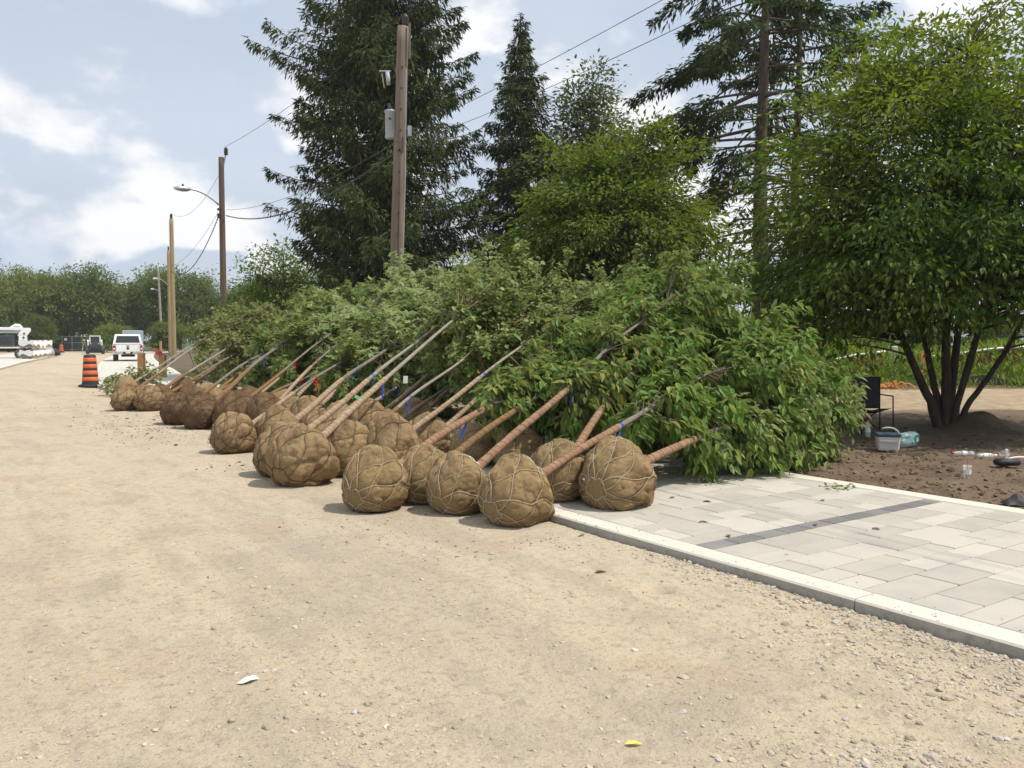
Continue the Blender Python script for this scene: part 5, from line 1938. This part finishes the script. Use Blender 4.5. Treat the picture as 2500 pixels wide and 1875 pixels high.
mb().tube([(-1.6, 0, 3.08), (-1.2, 0, 3.25), (-.9, 0, 3.22), (-.7, 0, 3.08)], [.10, .2, .2, .1], 10).build('tarp_roll', M['white'], ct)
hn = mb().box((-1.9, 0, 1.75), (1.0, 1.6, 1.1), b=.05).build('operator_cab', M['charcoal'], ct)
mb().box((-1.9, -.81, 1.85), (.7, .02, .6)).build('cab_window', M['glass'], hn)
mb().box((-2.75, -1.0, 1.55), (.35, .25, 1.0)).build('side_board', M['white_dirty'], ct)
for x_ in (-.75, -4.2):
    for sy in (-1, 1):
        wheel(ct, (x_, sy * .98, .50), .50, .34, axis=1, rim='white_dirty')
for sy in (-1, 1):
    mb().box((-.02, sy * .8, .95), (.05, .2, .12)).build('tail_light', M['red_lens'], ct)
p = gp(52, 877)
ct.location = (p[0] + .15, p[1] + 1.2, .0)
ct.rotation_euler = (0, 0, .42)
ct.scale = (.9, .9, .86)

pstk = [(47, 80, 876, 0, 0), (80, 92, 874, 0, 0), (92, 108, 872, 0, 0), (45, 81, 876, 1, 0), (81, 94, 874, 1, 0), (94, 111, 872, 1, 0)]
plab = ['lower left pallet of grey pavers beside the crane truck', 'lower middle pallet of pavers beside the crane truck', 'lower right pallet of pavers beside the crane truck',
        'upper left pallet of pavers under white film', 'upper middle pallet of pavers with film hanging down its face', 'upper right pallet of pavers under white film']
pbase = {}
for i, ((x0, x1, by, lvl, _), lab) in enumerate(zip(pstk, plab)):
    a = gp((x0 + x1) / 2, by, .09)
    w = (x1 - x0) / FPX * a[1] * .98
    z0 = .09 + lvl * .80
    t = thing('paver_pallet', lab, 'pallet', (a[0], a[1] + .6, z0), 'wrapped paver pallets on the roadside slab')
    c = np.array([a[0], a[1] + .6, z0])
    st = mb()
    for q in range(3):
        st.box(c + [0, 0, .04 if q == 1 else .04] if False else c + np.array([(q - 1) * w * .42, 0, .05]), (.10, 1.0, .09))
    st.box(c + [0, 0, .105], (w, 1.0, .02))
    st.build('pallet_base', M['stake'], t)
    nx = max(3, int(w / .22))
    for lay in range(4):
        for q in range(nx):
            mb().box(c + np.array([(q + .5 - nx / 2) * w / nx, 0, .19 + lay * .125]), (w / nx - .012, 1.0, .118), b=.006).build('paver_course', M['pallet_brick'], t)
    fv = []
    g = 10
    xs_ = np.linspace(-w / 2 - .02, w / 2 + .02, g)
    ys_ = np.linspace(-.53, .53, 6)
    top = np.array([[x, y, .63 + .09 * fbm(np.array([[x * 3 + i, y * 3, lvl]]), 2)[0] + .02] for x in xs_ for y in ys_])
    Q = [[a_ * 6 + b_, (a_ + 1) * 6 + b_, (a_ + 1) * 6 + b_ + 1, a_ * 6 + b_ + 1] for a_ in range(g - 1) for b_ in range(5)]
    fl = mb().add(top + c, Q)
    drop = .5 if i in (4,) else .34
    fr = np.array([[x, -.535, .63 + .05 * math.sin(x * 9 + i) - (drop * (1 + .4 * math.sin(x * 7 + i)) if k_ else -.03)] for x in xs_ for k_ in (0, 1)])
    fl.add(fr + c, [[2 * a_, 2 * a_ + 2, 2 * a_ + 3, 2 * a_ + 1] for a_ in range(g - 1)])
    sd = np.array([[w / 2 + .025, y, .63 + .04 * math.sin(y * 8 + i) - (drop * (1 + .4 * math.sin(y * 9 + i)) if k_ else -.03)] for y in ys_ for k_ in (0, 1)])
    fl.add(sd + c, [[2 * a_, 2 * a_ + 2, 2 * a_ + 3, 2 * a_ + 1] for a_ in range(5)])
    fl.build('plastic_film', M['film'], t, smooth=True)
for (px, py, sc, mt, lab) in ((117, 869, .55, 'film_grey', 'grey wrapped bundle at the right end of the paver pallets'), (131, 867, .42, 'black', 'black plastic bag beyond the paver pallets'), (137, 868, .34, 'black', 'smaller black plastic bag nearest the distant barrel')):
    p = gp(px, py, .09)
    V0, F0 = ico()
    m = mb()
    th, ph = np.meshgrid(np.linspace(0, 2 * PI, 20, endpoint=False), np.linspace(0, PI, 12), indexing='ij')
    d = np.stack([np.cos(th) * np.sin(ph), np.sin(th) * np.sin(ph), np.cos(ph)], -1)
    rr = sc * (.8 + .5 * fbm(d * 2 + px, 3))
    Vb = d * rr[..., None] * np.array([1.1, .9, .85])
    Vb[..., 2] = np.maximum(Vb[..., 2] + sc * .7, 0.0)
    i_, j_ = np.meshgrid(np.arange(20), np.arange(11), indexing='ij')
    m.add(Vb.reshape(-1, 3) + p, np.stack([i_ * 12 + j_, i_ * 12 + j_ + 1, (i_ + 1) % 20 * 12 + j_ + 1, (i_ + 1) % 20 * 12 + j_], -1).reshape(-1, 4))
    tag(m.build('plastic_bag', M[mt], smooth=True), lab, 'bag')

# ------------------------------------------------------------------ far gate, tripod, timber posts, drum
ga, gb = at(128, 852, 116), at(226, 851, 113)
ft = thing('screened_fence', 'wire fence with dark green screen across the far end of the road', 'fence', ga)
L_ = np.linalg.norm((gb - ga)[:2])
dF = unit(np.r_[(gb - ga)[:2], 0])
for k in range(5):
    q = ga + dF * L_ * k / 4
    mb().tube([[q[0], q[1], 0], [q[0], q[1], 2.05 + .05 * (k % 2)]], .045, 8).build('post', M['galv'], ft)
for zz in (.25, 1.15, 2.0):
    mb().tube([ga * [1, 1, 0] + [0, 0, zz], gb * [1, 1, 0] + [0, 0, zz + .15]], .03, 6).build('rail', M['galv'], ft)
c = (ga + gb) / 2
mb().box((c[0], c[1] + .06, 1.08), (L_ - .1, .012, 1.85), rz=math.atan2(dF[1], dF[0])).build('screen', M['screen'], ft)
q = at(160, 828.5, 114.5)
mb().box(q, (.55, .02, .32), rz=math.atan2(dF[1], dF[0])).build('notice_board', M['white'], ft)
q = gp(206, 859)
tp = thing('survey_tripod', 'survey instrument on a pale tripod left of the skid loader', 'tripod', q)
for a in (0.4, 2.5, 4.6):
    mb().tube([q + [.5 * math.cos(a), .5 * math.sin(a), 0], q + [0, 0, 1.35]], .03, 6).build('leg', M['stake'], tp)
mb().box(q + np.array([0, 0, 1.40]), (.22, .22, .06)).build('tripod_head', M['charcoal'], tp)
mb().box(q + np.array([0, 0, 1.56]), (.26, .2, .26), b=.03).build('instrument', M['tag_yellow'], tp)
sg = standing_tree('sapling', 'small bright sapling just right of the skid loader', tuple(gp(250, 860)), [([(0, 0, -.1), (0, 0, 1.2), (.2, 0, 2.4)], .05, .015)], [((0, 0, 1.9), (1.4, 1.2, 1.1)), ((.9, 0, 1.1), (.9, .9, .6))], 60, 30, .3, .35, 'small', 'leaf_bright', 'bark_dark', 91)

for (px, Yd, top, lab, cap_c) in ((345, 33.5, 862, 'orange brown timber post left of its twin by the walkway', None), (397, 34.5, 866, 'orange brown timber post with a red cap beside the walkway', 'red'), (392, 92, 833, 'distant timber post beside the orange drum', None)):
    q = at(px, top, Yd)
    w = .24 if Yd < 50 else .2
    t = thing('timber_post', lab, 'post', (q[0], q[1], 0), 'timber posts along the walkway')
    zt = q[2]
    mb().box((q[0], q[1], zt * .42), (w, w, zt * .84), b=.012).build('shaft', M['timber'], t)
    mb().box((q[0], q[1], zt * .865), (w * .86, w * .86, zt * .05)).build('notch', M['timber'], t)
    mb().box((q[0], q[1], zt * .945), (w, w, zt * .11), b=.012).build('post_head', M['timber'], t)
    if cap_c:
        hh_ = mb().lathe([(.20, 0), (.20, .02), (.14, .03), (.135, .10), (.09, .16), (0, .18)], (q[0] - .16, q[1], zt + .002), 16)
        tag(hh_.build('hard_hat', M['red_plastic'], smooth=True), 'red hard hat hung on the capped timber post', 'hard hat')
q = gp(382, 860, .0)
t = thing('waste_drum', 'faded orange drum with dark lid beside the far timber post', 'drum', q)
mb().lathe([(0, 0), (.44, 0), (.46, .3), (.47, .32), (.46, .34), (.46, .66), (.47, .68), (.46, .70), (.46, 1.0), (0, 1.0)], q, 20).build('body', mk('drum_faded', (.52, .25, .16), (.42, .19, .12), 4, .7), t, smooth=True)
mb().lathe([(.48, 1.0), (.49, 1.08), (.40, 1.16), (0, 1.22)], q, 20).build('lid', M['charcoal'], t, smooth=True)

# ------------------------------------------------------------------ picnic things under the right tree
q = gp(2148, 1052, .06)
ch = thing('camp_chair', 'black folding camp chair half hidden by the heap foliage', 'chair', q)
fr = lambda a, b, nm='frame_tube': mb().tube([q + a, q + b], .011, 7).build(nm, M['black'], ch, smooth=True)
A = np.array
fr(A([0, 0, 0]), A([0, .05, .92]), 'leg')
fr(A([-.52, 0, 0]), A([-.52, .05, .90]), 'leg')
fr(A([0, -.5, 0]), A([.0, -.46, .62]), 'leg')
fr(A([-.52, -.5, 0]), A([-.52, -.46, .62]), 'leg')
fr(A([0, 0, .36]), A([-.52, -.02, .02]), 'cross_brace')
fr(A([-.52, 0, .36]), A([0, -.02, .02]), 'cross_brace')
fr(A([0, .02, .62]), A([.0, -.46, .62]), 'armrest')
fr(A([-.52, .02, .62]), A([-.52, -.46, .62]), 'armrest')


def cloth(a, b, c, d, sag, name, par, nrm, n=9):
    f = np.linspace(0, 1, n)
    U_, V_ = np.meshgrid(f, f, indexing='ij')
    P = (1 - U_)[..., None] * ((1 - V_)[..., None] * a + V_[..., None] * d) + U_[..., None] * ((1 - V_)[..., None] * b + V_[..., None] * c)
    P = P + (sag * np.sin(U_ * PI) * (0.5 + .5 * np.sin(V_ * PI)))[..., None] * np.array(nrm)
    i_, j_ = np.meshgrid(np.arange(n - 1), np.arange(n - 1), indexing='ij')
    Q = np.stack([i_ * n + j_, (i_ + 1) * n + j_, (i_ + 1) * n + j_ + 1, i_ * n + j_ + 1], -1).reshape(-1, 4)
    m = mb().add(P.reshape(-1, 3), Q)
    o = m.build(name, M['fabric_black'], par, smooth=True)
    sf = o.modifiers.new('thick', 'SOLIDIFY')
    sf.thickness = .006
    return o


cloth(q + A([-.50, .0, .38]), q + A([-.02, .0, .38]), q + A([0, .05, .92]), q + A([-.52, .05, .90]), .07, 'backrest', ch, (0, 1, 0))
cloth(q + A([-.50, -.46, .42]), q + A([-.02, -.46, .42]), q + A([-.02, .0, .38]), q + A([-.50, .0, .38]), .08, 'seat', ch, (0, 0, -1))

q = gp(2170, 1101, .06)
cl = thing('cooler', 'white cooler with dark blue lid under the multi stemmed tree', 'cooler', q)
cb = mb()
for z_, s_ in ((0, .88), (.02, .9), (.185, 1.0), (.20, 1.0)):
    pass
V = []
for z_, s_ in ((0.0, .86), (.012, .9), (.19, 1.0)):
    V += [[x * .155 * s_, y * .115 * s_ + .115, z_] for (x, y) in ((-1, -.8), (-.85, -1), (.85, -1), (1, -.8), (1, .8), (.85, 1), (-.85, 1), (-1, .8))]
V = np.array(V)
Q = [[r_ * 8 + k, r_ * 8 + (k + 1) % 8, r_ * 8 + 8 + (k + 1) % 8, r_ * 8 + 8 + k] for r_ in range(2) for k in range(8)]
T = [[0, k + 1, k] for k in range(1, 7)] + [[16, 16 + k, 17 + k] for k in range(1, 7)]
ROTC = .25


def rotz(V, a):
    c_, s_ = math.cos(a), math.sin(a)
    return np.asarray(V) @ np.array([[c_, s_, 0], [-s_, c_, 0], [0, 0, 1]])


mb().add(rotz(V, -ROTC) + q, Q, T).build('body', M['cooler_white'], cl)
ld = mb().box(q + rotz([[0, .115, .215]], -ROTC)[0], (.315, .235, .05), rz=-ROTC, b=.012).build('lid', M['cooler_blue'], cl)
hd = mb()
hp = np.array([[.155, .10, .15], [.150, .07, .24], [.08, .05, .315], [-.06, .05, .325], [-.09, .06, .30]])
hd.tube(rotz(poly(hp, 14), -ROTC) + q, .013, 6)
hd.build('handle', M['cooler_white'], cl, smooth=True)
mb().box(q + rotz([[0, -.004, .13]], -ROTC)[0], (.24, .008, .03), rz=-ROTC, b=.003).build('front_rib', M['cooler_white'], cl)


def bag_material():
    m, nt, N, L, B_ = principled('shopping_bag_print')
    t = N.new('ShaderNodeTexCoord')
    sp = N.new('ShaderNodeSeparateXYZ')
    L.new(t.outputs['Object'], sp.inputs[0])

    def mth(op, a, b=None):
        n = N.new('ShaderNodeMath')
        n.operation = op
        for i_, v_ in enumerate((a, b)):
            if v_ is None:
                continue
            if isinstance(v_, (int, float)):
                n.inputs[i_].default_value = v_
            else:
                L.new(v_, n.inputs[i_])
        return n.outputs[0]
    # a dark green ring printed on the right of the face
    dx_ = mth('SUBTRACT', sp.outputs[0], .115)
    dz_ = mth('SUBTRACT', sp.outputs[2], .125)
    rad = mth('SQRT', mth('ADD', mth('MULTIPLY', dx_, dx_), mth('MULTIPLY', mth('MULTIPLY', dz_, dz_), .6)))
    ring = mth('LESS_THAN', mth('ABSOLUTE', mth('SUBTRACT', rad, .043)), .012)
    nz = N.new('ShaderNodeTexNoise')
    nz.inputs['Scale'].default_value = 13
    L.new(t.outputs['Object'], nz.inputs['Vector'])
    r = ramp(N, [(.40, (.62, .80, .72)), (.58, (.50, .74, .66)), (.66, (.22, .36, .62))])
    L.new(nz.outputs[0], r.inputs[0])
    mx = N.new('ShaderNodeMix')
    mx.data_type = 'RGBA'
    L.new(ring, mx.inputs[0])
    L.new(r.outputs[0], mx.inputs[6])
    mx.inputs[7].default_value = (.015, .24, .07, 1)
    L.new(mx.outputs[2], B_.inputs['Base Color'])
    B_.inputs['Roughness'].default_value = .35
    return m


q = gp(2224, 1094, .06)
th, ph = np.meshgrid(np.linspace(0, 2 * PI, 40, endpoint=False), np.linspace(0, PI, 24), indexing='ij')
d = np.stack([np.cos(th) * np.sin(ph), np.sin(th) * np.sin(ph), np.cos(ph)], -1)
d = np.sign(d) * np.abs(d) ** .7
Vb = d * (.86 + .35 * fbm(d * 2.6 + 4, 4)[..., None] - .17) * np.array([.18, .11, .125])
Vb[..., 2] = np.maximum(Vb[..., 2] + .115, 0)
Vb[..., 2] += .03 * (Vb[..., 0] / .18)
i_, j_ = np.meshgrid(np.arange(40), np.arange(23), indexing='ij')
o = mb().add(Vb.reshape(-1, 3), np.stack([i_ * 24 + j_, i_ * 24 + j_ + 1, (i_ + 1) % 40 * 24 + j_ + 1, (i_ + 1) % 40 * 24 + j_], -1).reshape(-1, 4)).build('shopping_bag', bag_material(), smooth=True)
o.location = (q[0], q[1] + .12, .055)
tag(o, 'pale green printed plastic shopping bag leaning on the cooler', 'bag')


def bottle(label, p, rot, capc, drink, L_=.26, r=.036):
    t = thing('drink_bottle', label, 'bottle', (0, 0, 0), 'drink bottles under the tree')
    prof = [(0, 0), (r * .9, 0), (r, .01), (r, L_ * .22), (r * .93, L_ * .26), (r, L_ * .30), (r, L_ * .55), (r * .93, L_ * .58), (r, L_ * .62), (r * .8, L_ * .76), (r * .42, L_ * .90), (r * .42, L_ * .95)]
    mb().lathe(prof, n=18).build('bottle_body', M['clear'], t, smooth=True)
    mb().lathe([(0, L_ * .94), (r * .5, L_ * .94), (r * .5, L_ * 1.03), (0, L_ * 1.04)], n=14).build('cap', M[capc], t)
    if drink:
        mb().lathe([(0, .006), (r * .88, .006), (r * .9, L_ * .40), (0, L_ * .40)], n=16).build('drink', M['green_drink'], t, smooth=True)
    mb().lathe([(r * 1.01, L_ * .32), (r * 1.01, L_ * .53)], n=16).build('wrapper', M['tag_white'], t, smooth=True)
    t.location = p
    t.rotation_euler = rot
    return t


bottle('standing bottle of green drink with orange red cap by the camp chair', gp(2118, 1068, .055), (0, 0, 0), 'red_plastic', True, .27, .042)
q = gp(2375, 1108, .085)
bottle('clear bottle with red cap lying on the soil', q, (0, -PI / 2 + .06, .15), 'red_plastic', False, .30, .036)
q = gp(2405, 1110, .085)
bottle('clear bottle with white cap lying end to end with the red capped one', gp(2370, 1112, .08) + np.array([.05, -.06, 0]), (0, PI / 2 - .04, -.05), 'tag_white', False, .24, .036)
q = gp(2361, 1168, .055)
t = thing('drink_cup', 'clear plastic cup with red straw standing on the soil', 'cup', q)
mb().lathe([(.0, .004), (.030, .004), (.0315, .0), (.045, .135), (.048, .14), (.048, .146), (.044, .142)], q, 20).build('cup_body', M['clear'], t, smooth=True)
mb().tube([q + [-.012, 0, .01], q + [.004, 0, .14], q + [.006, 0, .20]], .004, 6).build('straw', M['red_plastic'], t)
mb().lathe([(.0385, .05), (.0430, .10)], q, 20).build('printed_sleeve', M['tag_white'], t, smooth=True)
q = gp(2442, 1108, .09)
o = mb().lathe([(.0, .0), (.03, .0), (.045, .10), (.048, .105), (.046, .106)], n=18).build('clear_cup', M['clear'], smooth=True)
o.location = q
o.rotation_euler = (PI / 2 - .3, 0, .4)
tag(o, 'clear plastic cup lying on its side right of the bottles', 'cup')
q = gp(2470, 1142, .06)
t = thing('work_bag', 'dark work bag with pale strap at the right frame edge', 'bag', q)
mb().box(q + np.array([0, .1, .055]), (.30, .16, .08), rz=.15, b=.03).build('bag_body', M['silt'], t, smooth=True)
mb().tube(poly([q + [-.05, .0, .11], q + [.05, -.02, .135], q + [.25, 0, .12]], 10), .012, 6).build('strap', M['tag_white'], t, smooth=True)
mb().box(q + np.array([-.04, .05, .16]), (.035, .02, .12), b=.005).build('tool_handle', M['white_dirty'], t)
# black rag on the soil near the walkway edge
q = gp(2482, 1232, .06)
xs_ = np.linspace(-.13, .13, 22)
ys_ = np.linspace(-.07, .07, 14)
Xg, Yg = np.meshgrid(xs_, ys_, indexing='ij')
Zg = .01 + .13 * fbm(np.stack([Xg * 14, Yg * 14], -1), 3, 61) * np.clip(1 - (Xg / .13) ** 2, 0, 1) * np.clip(1 - (Yg / .07) ** 2, 0, 1) ** .5
i_, j_ = np.meshgrid(np.arange(21), np.arange(13), indexing='ij')
o = mb().add(np.stack([Xg, Yg, Zg], -1).reshape(-1, 3) + q, np.stack([i_ * 14 + j_, (i_ + 1) * 14 + j_, (i_ + 1) * 14 + j_ + 1, i_ * 14 + j_ + 1], -1).reshape(-1, 4)).build('black_cloth', M['silt'], smooth=True)
tag(o, 'crumpled black sheet on the soil by the walkway edge', 'cloth')

# ------------------------------------------------------------------ fences on the right
def sagging_fence(label, pts, h, mat, topmat, name='snow_fence', posts=True):
    pts = np.array(pts, float)
    P = poly(pts, 40)
    t = thing(name, label, 'fence', P[0] * [1, 1, 0])
    hh_ = h * (.9 + .2 * noise(P[:, :2] * .8, 3))
    top = P[:, 2]
    V = np.concatenate([np.c_[P[:, :2], top - hh_], np.c_[P[:, :2] + [[0, .02]], top]])
    o = mb().add(V, [[k, k + 1, k + 41, k + 40] for k in range(39)]).build('fence_sheet', M[mat], t)
    o.modifiers.new('thick', 'SOLIDIFY').thickness = .02
    if topmat:
        mb().tube(P + [0, -.02, 0], .05, 6).build('top_rail', M[topmat], t, smooth=True)
    if posts:
        for k in (1, 13, 26, 38):
            mb().tube([[P[k, 0], P[k, 1] + .05, 0], [P[k, 0], P[k, 1] + .05, P[k, 2] + .12]], .03, 6).build('stake', M['stake'], t)
    return t


sagging_fence('red snow fence with white top left of the multi stemmed tree', [at(2030, 880, 31), at(2090, 866, 31), at(2160, 858, 31.5)], .55, 'snow_fence', 'white')
sagging_fence('red snow fence with white top behind the multi stemmed trunks', [at(2262, 872, 31), at(2330, 865, 31), at(2380, 857, 31), at(2440, 850, 31), at(2520, 846, 31)], .55, 'snow_fence', 'white')
sagging_fence('black silt fence low behind the tree on the right', [at(2255, 935, 28.3), at(2330, 928, 28.3), at(2400, 914, 28.4), at(2470, 930, 28.4), at(2530, 945, 28.4)], .55, 'silt', None, 'silt_fence')
m = mb()
m.tube(poly([at(2370, 955, 27.8), at(2420, 956, 27.8), at(2470, 958, 27.8), at(2540, 962, 27.8)], 20), .13, 10)
tag(m.build('filter_sock', M['silt_green'], smooth=True), 'green filter sock lying in front of the silt fence', 'filter sock')
q = at(2265, 885, 29.5)
o = mb().add(np.array([[-.25, 0, -.45], [.02, 0, -.55], [.12, 0, .05], [.05, .02, .45], [-.22, 0, .40], [-.12, .05, -.1]]) + q, None, [[0, 1, 5], [1, 2, 5], [2, 3, 5], [3, 4, 5], [4, 0, 5]]).build('orange_netting', M['orange_net'])
o.modifiers.new('thick', 'SOLIDIFY').thickness = .02
tag(o, 'scrap of orange netting standing behind the left stem of the multi stemmed tree', 'netting')
q = gp(2158, 952, .05)
m = mb()
r2 = np.random.default_rng(4)
for k in range(16):
    a = q + np.array([r2.uniform(-.5, .5), r2.uniform(-.2, .2), .02])
    b = a + np.array([r2.uniform(-.5, .5), r2.uniform(-.2, .2), 0])
    m.tube(curve(a, b, (a + b) / 2 + np.array([0, 0, r2.uniform(.1, .55)]), 8), .02, 5)
tag(m.build('netting_heap', M['orange_net'], smooth=True), 'heap of orange yellow netting on the far edge of the dirt track', 'netting')
q = at(2180, 845, 33)
o = mb().box((q[0], q[1], q[2] * .5), (.28, .28, q[2]), b=.03).build('concrete_post', M['concrete'])
o.data.materials[0] = M['concrete']
tag(o, 'short pale concrete post among the weeds', 'post')
# stick near the mound
o = mb().tube([gp(2425, 1030, .1) + [0, 0, 0], gp(2418, 1012, .2) + [0, 0, .02], gp(2405, 1008, .25)], [.02, .016, .01], 6).build('broken_stick', M['bark_dark'])
tag(o, 'broken stick poking from the mound beside the tree', 'stick')

# ------------------------------------------------------------------ litter on the road and pavers
q = gp(604, 1667)
f = np.array([[-.075, -.02, .004], [-.035, -.042, .010], [.03, -.035, .022], [.085, .0, .012], [.05, .03, .02], [-.02, .032, .012], [0, 0, .026]])
o = mb().add(rotz(f * [.62, .9, .9], .25) + q + [0, 0, .006], None, [[k, (k + 1) % 6, 6] for k in range(6)]).build('paper_wrapper', M['tag_white'])
o.modifiers.new('thick', 'SOLIDIFY').thickness = .003
tag(o, 'crumpled white paper wrapper lying on the dirt road', 'litter')


def litter_leaf(label, px, py, mat, L_=.07, z=None, a=0.0, group=None, kind='ovate'):
    p0 = gp(px, py)
    z = float(ground_z(p0)) if z is None else z
    p = gp(px, py, z + .006)
    if z < .01:
        p[2] = road_z(p[None, :2])[0] + .008
    m = mb()
    leaves(m, kind, np.zeros((1, 3)), np.array([[math.cos(a), math.sin(a), .08]]), np.array([[0, .05, 1.0]]), np.array([L_]))
    o = m.build('fallen_leaf', M[mat])
    o.modifiers.new('thick', 'SOLIDIFY').thickness = .001
    o.location = p
    return tag(o, label, 'leaf', group)


litter_leaf('bright yellow fallen leaf near the bottom edge of the road', 1525, 1812, 'leaf_yellow', .075, a=.1)
litter_leaf('reddish brown fallen leaf on the road below the kerb', 1452, 1398, 'leaf_brown', .09, a=.3)
for (px, py, mt, lab) in ((1705, 1273, 'leaf_green', 'green fallen leaf between the paver ball and the charcoal band'), (2008, 1219, 'leaf_green', 'green fallen leaf on the pavers near the back edge'),
                          (2148, 1293, 'leaf_green', 'green fallen leaf just below the charcoal band'), (1736, 1225, 'leaf_brown', 'curled brown leaf right of the paver ball'),
                          (1990, 1278, 'leaf_brown', 'brown leaf lying on the charcoal band'), (1775, 1305, 'leaf_brown', 'brown leaf at the near end of the charcoal band'),
                          (1648, 1213, 'leaf_green', 'green leaf scrap beside the paver ball'), (1420, 1310, 'leaf_green', 'green leaf scrap at the foot of the kerb')):
    litter_leaf(lab, px, py, mt, .085, a=px * .7)
m = mb()
for _ in range(26):
    q = gp(2052 + rng.normal(0, 22), 1188 + rng.normal(0, 3), ZT + .01)
    leaves(m, 'ovate', q[None], rng.normal(0, 1, (1, 3)) * [1, 1, .4], np.array([[0, 0, 1.0]]), np.array([.07]))
tag(m.build('leaf_scraps', M['leaf_bright'], kind='stuff'), 'scatter of fresh green leaf scraps on the walkway edge', 'leaves')

print('pavers', npav)

# ------------------------------------------------------------------ summer haze: one even box of pale air
hz = bpy.data.materials.new('haze_air')
hz.use_nodes = True
hn_ = hz.node_tree.nodes
hn_.remove(hn_['Principled BSDF'])
pv = hn_.new('ShaderNodeVolumePrincipled')
pv.inputs['Color'].default_value = (.93, .96, 1.0, 1)
pv.inputs['Density'].default_value = HAZE
pv.inputs['Anisotropy'].default_value = .3
hz.node_tree.links.new(pv.outputs[0], hn_['Material Output'].inputs['Volume'])
if HAZE > 0:
    mb().box((0, 420, 11), (2000, 1000, 24)).build('haze', hz, kind='stuff')
